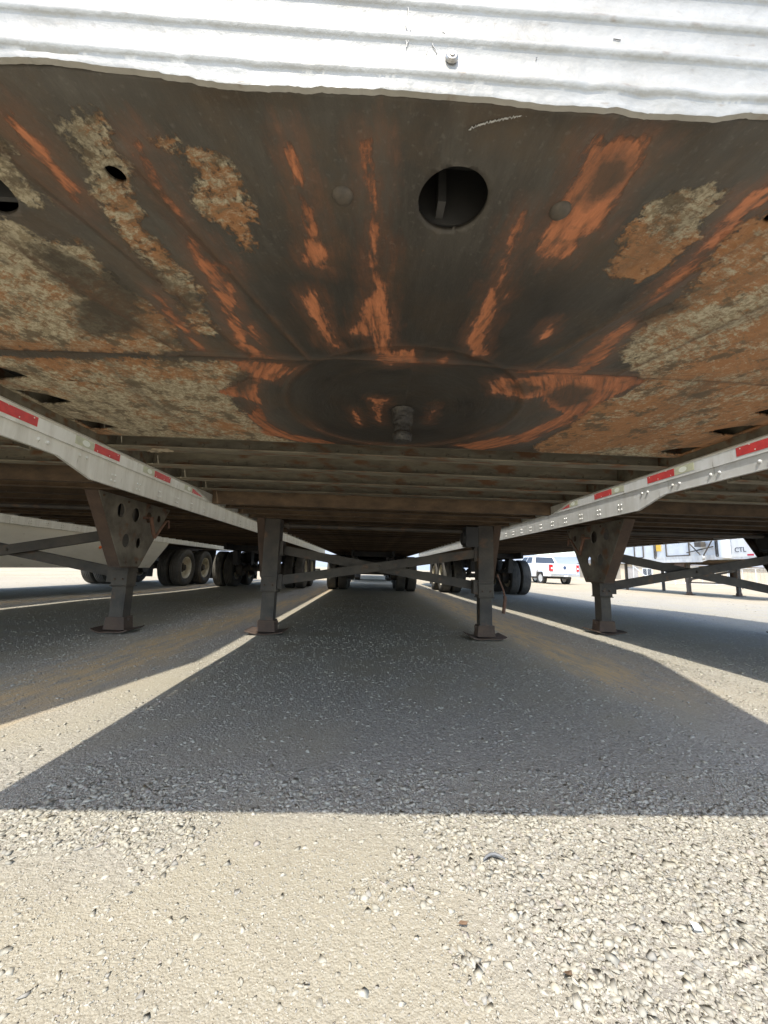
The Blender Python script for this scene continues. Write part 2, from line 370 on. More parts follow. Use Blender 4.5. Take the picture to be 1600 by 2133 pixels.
# ---------------------------------------------------------------- the ground
def build_ground():
    n = 460; t = np.linspace(-1, 1, n)
    k = 5.6; g = np.sinh(k * t) / np.sinh(k)
    xs = g * 900 ; ys = g * 900 + 1.2
    X, Y = np.meshgrid(xs, ys); Z = gz(X, Y)
    V = np.stack([X, Y, Z], -1).reshape(-1, 3)
    i = np.arange(n - 1)[:, None] * n + np.arange(n - 1)[None]; i = i.ravel()
    me = np_mesh('ground', V, np.stack([i, i + 1, i + n + 1, i + n], -1), [ground_material()], True)
    for nm, val in (('gravel', np.clip(gravel_density(X, Y), 0, 1)), ('straw', straw(X, Y)), ('far', sstep(9, 22, np.hypot(X, Y)))):
        a = me.attributes.new(nm, 'FLOAT', 'POINT'); a.data.foreach_set('value', val.astype(np.float32).ravel())
    o = bpy.data.objects.new('ground', me); LINK(o); o['kind'] = 'structure'

def build_stones():
    protos = []
    for s in range(28):
        bm = bmesh.new(); r = random.Random(s)
        for q in range(8):
            p = Vector((r.gauss(0, 1), r.gauss(0, 1), r.gauss(0, 1))).normalized() * r.uniform(.75, 1.25); bm.verts.new((p.x * r.uniform(.8, 1.35), p.y, p.z * .42))
        bmesh.ops.convex_hull(bm, input=bm.verts[:])
        for v in [v for v in bm.verts if not v.link_faces]: bm.verts.remove(v)
        bmesh.ops.triangulate(bm, faces=bm.faces[:]); bm.verts.index_update()
        protos.append((np.array([v.co[:] for v in bm.verts]), np.array([[v.index for v in f.verts] for f in bm.faces]))); bm.free()
    def cand(n, x0, x1, y0, y1, smin, smax, f):
        x = rng.uniform(x0, x1, n); y = rng.uniform(y0, y1, n); s = smin + (smax - smin) * rng.random(n) ** 2.6
        keep = rng.random(n) < f(x, y); return x[keep], y[keep], s[keep]
    gd = gravel_density
    C = [cand(66000, -1.0, 1.7, .2, 1.0, .0036, .0122, lambda x, y: np.clip(sstep(.1, .95, gd(x, y)), 0, 1) ** 1.3 * (.45 + .55 * fbm(x, y, .1, 61)) * (1 - .75 * sstep(.78, .98, y))),
         cand(120000, -1.1, 1.7, .2, 1.0, .0012, .0040, lambda x, y: .50 + .50 * sstep(.1, .8, gd(x, y))),
         cand(1500, -.95, .4, .25, .9, .0022, .0095, lambda x, y: x * 0 + 1),
         cand(44000, -2.4, 2.8, .84, 4.6, .0035, .0125, lambda x, y: (.26 + .8 * sstep(.45, .95, gd(x, y))) * (1 - sstep(2.2, 4.2, y))),
         cand(95000, -2.3, 2.7, .90, 4.2, .0016, .0050, lambda x, y: (.15 + .85 * gd(x, y)) * (1 - sstep(2.2, 4.2, y))),
         cand(90000, -5.5, 5.5, 1.9, 9, .004, .0125, lambda x, y: (.45 * gd(x, y) + .10) * sstep(1.8, 3.6, y + .5 * np.abs(x))),
         cand(6000, -14, 18, 6, 22, .010, .024, lambda x, y: x * 0 + .7)]
    x = np.concatenate([c[0] for c in C]); y = np.concatenate([c[1] for c in C]); s = np.concatenate([c[2] for c in C])
    # stones under tyres are pressed in: leave them where they are, only outside the camera's way
    n = len(x); z = gz(x, y) + s * rng.uniform(-.26, .12, n)
    th = rng.uniform(0, 6.283, n); tl = rng.uniform(-.5, .5, n); pid = rng.integers(0, len(protos), n)
    base = np.array([(.37, .343, .278), (.405, .378, .31), (.335, .315, .265), (.445, .415, .345), (.285, .27, .24), (.40, .36, .275), (.37, .325, .285)])
    w = rng.choice(7, n, p=[.28, .24, .16, .12, .07, .09, .04]); col = base[w] * rng.uniform(.85, 1.1, (n, 1))
    Vs = []; Fs = []; Cs = []; off = 0
    for p, (pv, pf) in enumerate(protos):
        q = np.nonzero(pid == p)[0]
        if not len(q): continue
        c, sn = np.cos(th[q]), np.sin(th[q]); ct, st = np.cos(tl[q]), np.sin(tl[q])
        P = pv[None] * s[q][:, None, None]
        yy = P[..., 1] * ct[:, None] - P[..., 2] * st[:, None]; zz = P[..., 1] * st[:, None] + P[..., 2] * ct[:, None]
        xx = P[..., 0] * c[:, None] - yy * sn[:, None]; y2 = P[..., 0] * sn[:, None] + yy * c[:, None]
        V = np.stack([xx + x[q][:, None], y2 + y[q][:, None], zz + z[q][:, None]], -1)
        Vs.append(V.reshape(-1, 3)); nv = len(pv)
        Fs.append((pf[None] + (np.arange(len(q)) * nv)[:, None, None] + off).reshape(-1, 3)); off += len(q) * nv
        Cs.append(np.repeat(col[q], nv, 0))
    me = np_mesh('gravel', np.concatenate(Vs), np.concatenate(Fs), [stone_material()])
    a = me.attributes.new('tint', 'FLOAT_COLOR', 'POINT'); cc = np.concatenate(Cs); a.data.foreach_set('color', np.concatenate([cc, np.ones((len(cc), 1))], 1).astype(np.float32).ravel())
    o = bpy.data.objects.new('gravel', me); LINK(o)
    tag(o, 'loose pale crushed stone strewn over the dirt yard', 'gravel', kind='stuff')

build_ground(); build_stones()

# ---------------------------------------------------------------- wheels (shared meshes)
def tyre_mesh():
    W = .125; pr = []
    pr += [(.30, -.085), (.33, -.115), (.40, -.135), (.46, -.13), (.492, -.118)]
    xs = [-.112]
    for gx in (-.07, -.024, .024, .07): xs += [gx - .006, gx - .005, gx + .005, gx + .006]
    for i, gx in enumerate((-.07, -.024, .024, .07)):
        pr += [(.506, gx - .0065), (.492, gx - .005), (.492, gx + .005), (.506, gx + .0065)] if True else []
    pr += [(.492, .118), (.46, .13), (.40, .135), (.33, .115), (.30, .085)]
    pr.insert(5, (.503, -.108)); pr.insert(len(pr) - 5, (.503, .108))
    return MB().lathe(pr + [(.285, .08), (.285, -.08)], (0, 0, 0), 'x', 48, closed=True)
def rim_mesh(s):   # disc set far to one side: s=+1 shows a deep dish on +x
    pr = [(.30, .105), (.286, .10), (.272, .07), (.268, -.02), (.24, -.055), (.17, -.065), (.15, -.05), (.13, -.05), (.13, -.075), (.17, -.085), (.255, -.075), (.282, -.04), (.284, -.09), (.297, -.10)]
    m = MB().lathe([(r, t * s) for r, t in pr], (0, 0, 0), 'x', 40, closed=True)
    for k in range(10):
        a = 2 * math.pi * k / 10; m.tube([(-.06 * s, .1675 * math.cos(a), .1675 * math.sin(a)), (-.025 * s, .1675 * math.cos(a), .1675 * math.sin(a))], .014, 6)
    return m
TY = {}
def wheel(name, parent, x, y, z, s, dark):
    key = (s, dark)
    if key not in TY:
        t = tyre_mesh().build('tyre', M['tyre_dark' if dark else 'tyre'], None, 35)
        r = rim_mesh(s).build('rim', M['rim'], None, 35)
        h = MB().lathe([(.001, .075 * s), (.06, .075 * s), (.085, .06 * s), (.09, .02 * s), (.125, 0), (.128, -.12 * s), (.001, -.125 * s)], (0, 0, 0), 'x', 24).build('hub', M['hub'], None, 35)
        TY[key] = (t.data, r.data, h.data)
        for o in (t, r, h): bpy.data.objects.remove(o)
    w = empty('wheel', (x, y, z)); w.parent = parent; w.rotation_euler = (random.uniform(0, 6), 0, 0)
    for nm, d in zip(('tyre', 'rim', 'hub'), TY[key]):
        o = bpy.data.objects.new(nm, d); LINK(o); o.parent = w
    return w

# ---------------------------------------------------------------- coupler plate
ORANGE=[[[-0.215,0.056],[-0.215,0.103],[-0.206,0.13],[-0.196,0.194],[-0.191,0.242],[-0.193,0.277],[-0.217,0.278],[-0.232,0.26],[-0.226,0.214],[-0.217,0.204],[-0.222,0.139],[-0.222,0.085],[-0.219,0.056]],[[-0.125,0.056],[-0.11,0.055],[-0.108,0.097],[-0.104,0.154],[-0.102,0.22],[-0.109,0.241],[-0.12,0.236],[-0.117,0.207],[-0.118,0.155],[-0.123,0.097]],[[-0.12,0.236],[-0.107,0.241],[-0.095,0.297],[-0.085,0.266],[-0.088,0.2],[-0.082,0.204],[-0.088,0.278],[-0.074,0.384],[-0.064,0.555],[-0.104,0.559],[-0.109,0.476],[-0.169,0.472],[-0.137,0.422],[-0.131,0.374],[-0.106,0.319],[-0.117,0.269]],[[-0.078,0.563],[-0.055,0.546],[-0.007,0.535],[0.014,0.586],[0.056,0.587],[0.079,0.556],[0.095,0.59],[-0.076,0.614],[-0.093,0.581]],[[-0.246,0.351],[-0.228,0.326],[-0.218,0.359],[-0.207,0.445],[-0.206,0.51],[-0.186,0.523],[-0.205,0.537],[-0.229,0.512],[-0.232,0.43],[-0.243,0.398]],[[0.153,0.044],[0.161,0.032],[0.196,0.029],[0.224,0.034],[0.242,0.056],[0.243,0.101],[0.254,0.163],[0.225,0.174],[0.225,0.217],[0.172,0.221],[0.154,0.197],[0.161,0.161],[0.171,0.135],[0.163,0.092],[0.159,0.067]],[[0.125,0.131],[0.124,0.172],[0.127,0.229],[0.136,0.298],[0.13,0.298],[0.111,0.191],[0.114,0.139]],[[0.114,0.3],[0.127,0.312],[0.15,0.382],[0.152,0.451],[0.176,0.529],[0.149,0.538],[0.114,0.469],[0.113,0.418],[0.117,0.369],[0.114,0.326]],[[0.148,0.33],[0.154,0.309],[0.157,0.323],[0.153,0.341]],[[0.434,0.081],[0.421,0.096],[0.431,0.178],[0.434,0.263],[0.436,0.344],[0.418,0.466],[0.413,0.566],[0.286,0.598],[0.292,0.615],[0.464,0.599],[0.472,0.525],[0.457,0.373],[0.457,0.281],[0.453,0.193],[0.449,0.117],[0.453,0.1]],[[0.232,0.677],[0.329,0.639],[0.413,0.591],[0.617,0.598],[0.663,0.635],[0.613,0.768],[0.616,0.886],[0.536,0.861],[0.479,0.827],[0.421,0.753],[0.353,0.771],[0.263,0.752]],[[0.25,1.24],[0.362,1.156],[0.47,1.073],[0.536,0.895],[0.582,0.809],[0.607,0.931],[0.541,1.152],[0.385,1.305]],[[-0.415,0.074],[-0.415,0.106],[-0.412,0.147],[-0.415,0.204],[-0.409,0.252],[-0.396,0.284],[-0.397,0.338],[-0.411,0.461],[-0.421,0.529],[-0.377,0.583],[-0.342,0.594],[-0.428,0.588],[-0.437,0.54],[-0.429,0.446],[-0.42,0.34],[-0.427,0.291],[-0.429,0.238],[-0.421,0.175],[-0.425,0.13],[-0.421,0.097]],[[-0.396,0.231],[-0.398,0.27],[-0.362,0.273],[-0.366,0.296],[-0.386,0.309],[-0.387,0.338],[-0.402,0.403],[-0.404,0.381],[-0.398,0.301],[-0.403,0.278]],[[-0.49,0.624],[-0.387,0.622],[-0.333,0.643],[-0.315,0.651],[-0.4,0.73],[-0.435,0.712],[-0.474,0.828],[-0.477,0.902],[-0.525,0.858],[-0.602,0.817],[-0.505,0.749],[-0.459,0.692]],[[-0.486,0.865],[-0.494,1.057],[-0.441,1.184],[-0.26,1.266],[-0.265,1.32],[-0.388,1.282],[-0.543,1.197],[-0.561,1.018]],[[-0.551,0.045],[-0.554,0.071],[-0.55,0.088],[-0.546,0.118],[-0.551,0.168],[-0.563,0.173],[-0.562,0.127],[-0.565,0.091],[-0.56,0.058]],[[-0.115,0.826],[-0.055,0.831],[-0.079,0.92],[-0.067,1.048],[-0.087,1.02],[-0.102,0.882]],[[-0.173,0.91],[-0.156,0.972],[-0.148,1.067],[-0.171,1.001]],[[-0.541,0.363],[-0.54,0.422],[-0.538,0.509],[-0.536,0.575],[-0.554,0.568],[-0.554,0.491],[-0.563,0.424]],[[-0.4,0.479],[-0.385,0.526],[-0.383,0.477],[-0.383,0.456]],[[0.099,0.944],[0.102,0.86],[0.11,0.934],[0.107,1.013]],[[0.272,0.422],[0.283,0.401],[0.296,0.438],[0.286,0.449]]]
TAN=[[[-0.378,0.077],[-0.343,0.069],[-0.313,0.085],[-0.291,0.095],[-0.292,0.129],[-0.287,0.158],[-0.308,0.193],[-0.327,0.241],[-0.329,0.212],[-0.355,0.196],[-0.375,0.172],[-0.372,0.148],[-0.347,0.14],[-0.337,0.098],[-0.364,0.088]],[[-0.504,0.052],[-0.45,0.049],[-0.454,0.082],[-0.45,0.106],[-0.456,0.162],[-0.458,0.178],[-0.488,0.205],[-0.488,0.233],[-0.468,0.272],[-0.451,0.33],[-0.472,0.401],[-0.474,0.485],[-0.507,0.526],[-0.534,0.472],[-0.524,0.405],[-0.529,0.323],[-0.529,0.277],[-0.534,0.217],[-0.528,0.174],[-0.521,0.144],[-0.514,0.097]],[[-0.714,-0.063],[-0.606,0.059],[-0.577,0.084],[-0.585,0.108],[-0.6,0.149],[-0.607,0.18],[-0.634,0.181],[-0.643,0.166],[-0.694,0.162],[-0.964,0.06]],[[-1.165,0.178],[-0.712,0.212],[-0.68,0.218],[-0.663,0.245],[-0.614,0.232],[-0.594,0.26],[-0.602,0.354],[-0.579,0.38],[-0.566,0.492],[-0.566,0.58],[-2.085,0.719]],[[-2.387,0.746],[-0.487,0.617],[-0.459,0.715],[-0.583,0.805],[-0.561,0.973],[-0.533,1.195],[-0.431,1.288],[-4.793,2.0]],[[0.28,0.179],[0.287,0.112],[0.351,0.08],[0.373,0.085],[0.388,0.113],[0.401,0.17],[0.4,0.231],[0.378,0.261],[0.327,0.259],[0.298,0.227]],[[0.777,0.005],[0.466,0.112],[0.448,0.154],[0.457,0.227],[0.479,0.285],[0.473,0.326],[0.468,0.389],[0.486,0.481],[0.551,0.541],[0.663,0.635],[0.604,0.806],[0.613,0.978],[0.586,1.209],[0.721,1.415],[3.457,1.023]]]
DARK=[[[-0.735,0.422],[-0.661,0.359],[-0.598,0.304],[-0.592,0.353],[-0.613,0.412],[-0.653,0.473],[-0.723,0.515],[-0.803,0.541]],[[0.198,0.093],[0.195,0.068],[0.218,0.063],[0.228,0.081],[0.211,0.095],[0.198,0.105]],[[0.445,0.734],[0.465,0.678],[0.536,0.708],[0.558,0.767],[0.529,0.814],[0.477,0.79]],[[0.306,0.706],[0.332,0.682],[0.375,0.699],[0.358,0.726]],[[-0.68,0.266],[-0.635,0.307],[-0.646,0.357],[-0.702,0.389],[-0.719,0.337]],[[-0.524,0.721],[-0.476,0.702],[-0.461,0.745],[-0.521,0.798]],[[0.436,0.344],[0.47,0.309],[0.511,0.323],[0.48,0.348],[0.46,0.37]]]

def poly_sdf(P, X, Y):
    P = np.array(P); n = len(P); d = np.full(X.shape, 1e9); inside = np.zeros(X.shape, bool)
    for i in range(n):
        a = P[i]; b = P[(i + 1) % n]; e = b - a; wx = X - a[0]; wy = Y - a[1]
        t = np.clip((wx * e[0] + wy * e[1]) / max(e @ e, 1e-12), 0, 1)
        d = np.minimum(d, (wx - e[0] * t) ** 2 + (wy - e[1] * t) ** 2)
        c1 = (a[1] <= Y) & (b[1] > Y); c2 = (a[1] > Y) & (b[1] <= Y); cr = e[0] * wy - e[1] * wx
        inside ^= (c1 & (cr > 0)) | (c2 & (cr < 0))
    return np.where(inside, -1, 1) * np.sqrt(d)

LIP = np.array([(-1.3, .004), (-.53, .003), (-.469, .007), (-.391, .003), (-.323, -.001), (-.285, -.007), (-.207, -.004), (-.1, -.002), (.009, -.001), (.092, -.006), (.176, -.006), (.232, -.007), (.289, -.005), (.325, .004), (.348, .002), (1.3, 0)])
PLATE_L = 1.286
def coupler_plate(parent, zp, seed, hero):
    step = .0065 if hero else .02
    nx = int(2.58 / step); ny = int(PLATE_L / step)
    xs = np.linspace(-1.29, 1.29, nx); ys = np.linspace(.006, PLATE_L, ny)
    X, Y = np.meshgrid(xs, ys)
    circ = [(.006, .131, .0505), (-.473, .123, .0135), (.487, .123, .012), (-.695, .15, .05), (.74, .15, .05)]
    slots = []
    for s in (-1, 1):
        for dy_ in (-.178, 0, .247): slots.append([(s * a_, y_ + dy_ + (.02 if s > 0 else 0)) for a_, y_ in ((1.141, .953), (1.155, .925), (1.185, .895), (1.23, .873), (1.26, .867), (1.272, .875), (1.272, .982), (1.22, .974), (1.17, .962))])
    hole = np.full(X.shape, 1e9)
    for cx, cy, r in circ: hole = np.minimum(hole, np.hypot(X - cx, Y - cy) - r)
    for P in slots: hole = np.minimum(hole, poly_sdf(P, X, Y))
    gy, gx = np.gradient(hole, ys, xs); near = (np.abs(hole) < step * .71)
    okv = near | (hole > 0); keepf = okv[:-1, :-1] & okv[1:, :-1] & okv[:-1, 1:] & okv[1:, 1:]
    gl = np.maximum(np.hypot(gx, gy), .3)
    Xs = np.where(near, X - gx / gl * hole, X); Ys = np.where(near, Y - gy / gl * hole, Y)
    # heights: gentle panel waves, a pressed fold at .59 and radial ribs
    Z = zp + .0035 * (fbm(X, Y, .35, seed + 3) - .5)
    fy = .588 + .02 * np.abs(X)
    fold = np.exp(-((Y - fy) / .010) ** 2)
    Z = Z - .004 * fold + .006 * (Y > fy) * np.exp(-(Y - fy) / .3) + (np.interp(X, LIP[:, 0], LIP[:, 1]) * (1 - sstep(.0, .035, Y)) if hero else 0)
    cr = fold.copy()
    for (x0, y0, x1, y1) in ((-.44, .09, -.27, .60), (.50, .13, .31, .60), (-.62, .05, -.42, .60), (-.80, .1, -.60, .59), (.72, .16, .55, .6)):
        e = np.array([x1 - x0, y1 - y0]); L2 = e @ e; t = np.clip(((X - x0) * e[0] + (Y - y0) * e[1]) / L2, 0, 1)
        d = np.hypot(X - x0 - e[0] * t, Y - y0 - e[1] * t); rib = np.exp(-(d / .008) ** 2); Z = Z - .003 * rib; cr = np.maximum(cr, rib)
    dsh = np.hypot(X, Y - .90); Z = Z + .006 * (1 - sstep(.36, .40, dsh)); cr = np.maximum(cr, .6 * np.exp(-((dsh - .39) / .01) ** 2))
    if hero:
        def S(Ls):
            r = np.full(X.shape, .5)
            for P in Ls: r = np.minimum(r, poly_sdf(P, X, Y))
            return r
        so_, st_, sd_ = S(ORANGE), S(TAN), S(DARK)
        so_ = np.minimum(so_, np.maximum(np.abs(dsh - .385) - .004, -(Y - 1.05) * .4 + .0) + .008)
    else:
        so_ = .06 - .16 * sstep(.55, .8, fbm(X * 2, Y * .6, .2, seed + 50)); st_ = .05 - .2 * sstep(.3, .6, np.abs(X) - .25) ; sd_ = X * 0 + .5
    # direction in which a truck's fifth wheel drags grease: fanning lines ahead of the fold, circles round the kingpin behind it
    A1 = np.arctan2(X, 1.45 - Y) * .9; R1 = np.hypot(X, 1.45 - Y); A2 = np.hypot(X, Y - .9); R2_ = np.arctan2(X, Y - .9) * .35
    bl = sstep(.56, .62, Y); fa = A1 * (1 - bl) + A2 * bl; fr = R1 * (1 - bl) + (R2_ + 7) * bl
    V = np.stack([Xs, Ys, Z], -1).reshape(-1, 3)
    i = (np.arange(ny - 1)[:, None] * nx + np.arange(nx - 1)[None]); i = i[keepf]
    me = np_mesh('coupler_plate', V, np.stack([i, i + nx, i + nx + 1, i + 1], -1), [M['coupler']], True)
    for nm, val in (('sdf_orange', so_), ('sdf_tan', st_), ('sdf_dark', sd_), ('crease', cr), ('flow_across', fa), ('flow_along', fr), ('grease', np.clip(1.35 * np.exp(-(X / .36) ** 4) * sstep(.10, .40, Y), 0, 1))):
        a = me.attributes.new(nm, 'FLOAT', 'POINT'); a.data.foreach_set('value', val.astype(np.float32).ravel())
    o = bpy.data.objects.new('coupler_plate', me); LINK(o); o.parent = parent
    sm = o.modifiers.new('thickness', 'SOLIDIFY'); sm.thickness = .008; sm.offset = -1
    kp = MB().lathe([(.040, .0), (.037, -.010), (.0345, -.014), (.0345, -.048), (.033, -.051), (.029, -.054), (.028, -.066), (.029, -.080), (.0325, -.083), (.034, -.087), (.033, -.104), (.027, -.112), (.001, -.113)][::-1], (0, .905, zp + .006), 'z', 40)
    kp.build('kingpin', M['grease'], o, 40)
    if hero:
        for bx, by in ((-.155, .132), (.168, .134)):
            MB().lathe([(.001, -.007), (.010, -.0065), (.0145, -.003), (.0155, .0), (.018, .001)][::-1], (bx, by, zp), 'z', 24).build('plug_bolt', M['plugb'], o, 40)
        rq = random.Random(5)
        for (fx, fy, fr) in ((-1.06, 1.372, .035), (-1.10, 1.40, .022), (-1.12, 1.20, .018), (-1.02, .78, .010), (-1.20, 1.03, .012)):
            n_ = 22; ph = [rq.uniform(.45, 1.25) for _ in range(n_)]; zz = (1.1485 if fy > 1.29 else zp - .0025)
            P_ = [(fx + fr * 1.5 * ph[k] * math.cos(2 * math.pi * k / n_), fy + fr * .8 * ph[k] * math.sin(2 * math.pi * k / n_)) for k in range(n_)]
            MB().prism(P_, 'z', zz - .0015, zz).build('flaking_paint', M['flake'], o)
        b = MB(); pts = []
        for k in range(60):
            t = k / 59; pts.append((.005 + .063 * t + .0012 * math.sin(k * 1.3), .036 - .020 * t ** .7 + .0012 * math.sin(k * 2.9), zp - .002))
        b.tube(pts, [.0003 + .0008 * abs(math.sin(k * .9 + math.sin(k * 2.3))) for k in range(60)], 6)
        b.build('sealant_drip', M['bead'], o, True)
        # upright stiffener seen inside the big hole
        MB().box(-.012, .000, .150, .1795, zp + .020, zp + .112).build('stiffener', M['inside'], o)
        MB().box(-1.2, 1.2, .180, .188, zp + .012, zp + .118).build('hole_light_block', M['inside'], o)  # added plate, keeps light out of the cavity behind the hole
        for s in (-1, 1): MB().box(*sorted((s * 1.08, s * 1.264)), .6, 1.28, zp + .045, zp + .05).build('slot_shade_sheet', M['inside'], o)  # added dark sheets over the slots, standing in for the shade inside
        MB().box(-1.2, 1.2, .02, .179, zp + .1125, zp + .118).build('hole_shade_sheet', M['inside'], o)  # added dark sheet above the hole, stands in for its shade
    return o

M['coupler'] = coupler_material()
M['flake'] = mat('flaking_tan_paint', (.52, .44, .31), .8, 0, (.36, .29, .2), 60, .4, .6, .4, 90)
M['inside'] = mat('shade_dark_steel', (.035, .035, .034), .8, 0, (.055, .052, .048), 8, .4, .6)  # shade of the plate's cavity put into a near-black colour
M['plugb'] = mat('grimy_plug', (.13, .11, .085), .55, .3, (.08, .07, .06), 40, .4, .6)

# ---------------------------------------------------------------- nose sheet of a trailer
def nose_sheet(parent, zp, hero):
    nx = 700 if hero else 60
    xs = np.linspace(-1.305, 1.305, nx)
    lip = LIP
    bot = zp - .003 + np.interp(xs, lip[:, 0], lip[:, 1])
    if hero: bot = bot + .0018 * (fbm(xs, xs * 0, .012, 77) - .5) * (1 + 2 * (fbm(xs, xs * 0, .15, 78) > .5))
    zs = [0., .0015, .004, .007]
    z = .010
    beads = [zp + .012 + .0485 * k for k in range(int((4.08 - zp) / .0485))]
    prof = []   # (z, y)
    for bz in beads:
        fine = 7 if (hero and bz < zp + .3) else 5
        for k in range(fine):
            t = k / (fine - 1); prof.append((bz + .017 * t, -.0045 * math.sin(math.pi * t) ** 1.1))
    Z = []; Yv = []
    rows = [(0., .006, True), (0., 0., True), (.004, -.0012, True)] + [(a, b, False) for a, b in prof] + [(4.1, 0, False)]
    for a, b, isl in rows:
        if isl: Z.append(bot + a); Yv.append(np.full(nx, b))
        else: Z.append(np.maximum(np.full(nx, a), bot + .006)); Yv.append(np.full(nx, b))
    Z = np.array(Z); Yv = np.array(Yv); X = np.repeat(xs[None], len(rows), 0)
    if hero:
        w = np.exp(-(Z - zp) / .05)
        Yv = Yv + w * .004 * (fbm(X, Z, .11, 91) - .5) + w * .0022 * (fbm(X, Z, .028, 92) - .5) * (.4 + 1.2 * (fbm(X, Z * 0, .2, 95) > .5)) + .002 * (fbm(X, Z, .5, 93) - .5)
        Z = Z + .003 * (fbm(X, Z * 0, .4, 94) - .5)
        # hammered dents near the lower lip
        for dx, dz, r, a in ((-.326, 1.208, .008, .006), (-.24, 1.19, .02, .005), (-.19, 1.19, .03, .004), (.135, 1.195, .012, .006), (.2, 1.192, .02, .006), (.28, 1.195, .025, .006)):
            Yv = Yv + .4 * a * np.exp(-((X - dx) ** 2 + (Z - dz) ** 2) / r ** 2)
    V = np.stack([X, Yv, Z], -1).reshape(-1, 3); ny = len(rows)
    i = (np.arange(ny - 1)[:, None] * nx + np.arange(nx - 1)[None]).ravel()
    me = np_mesh('front_wall', V, np.stack([i, i + 1, i + nx + 1, i + nx], -1), [M['nose']], True)
    me.set_sharp_from_angle(angle=math.radians(50))
    o = bpy.data.objects.new('front_wall', me); LINK(o); o.parent = parent
    if hero:
        MB().lathe([(.001, -.005), (.0028, -.0048), (.0032, -.0038), (.0058, -.0036), (.0072, -.002), (.0075, .0)], (-.024, -.0015, 1.224), 'y', 20).build('rivet', M['bolt'], o, 30)
        s = MB()
        rr = random.Random(3)
        for x0, z0, ln, an in ((-.075, 1.292, .02, 1.5), (-.078, 1.275, .018, 1.4), (-.071, 1.268, .012, 1.75), (-.079, 1.252, .014, 1.3), (-.074, 1.246, .012, 1.8), (-.035, 1.262, .007, .9), (-.046, 1.243, .015, 1.2), (-.053, 1.236, .008, 1.6), (.168, 1.27, .008, .1), (.075, 1.235, .003, 1.5)):
            pts = [(x0 + math.cos(an) * ln * t + rr.uniform(-1, 1) * .0008, -.0012, z0 - math.sin(an) * ln * t) for t in (0, .3, .6, 1)]
            MB().tube(pts, .0005, 5).build('scratch', M['greyplastic'], o)
    return o

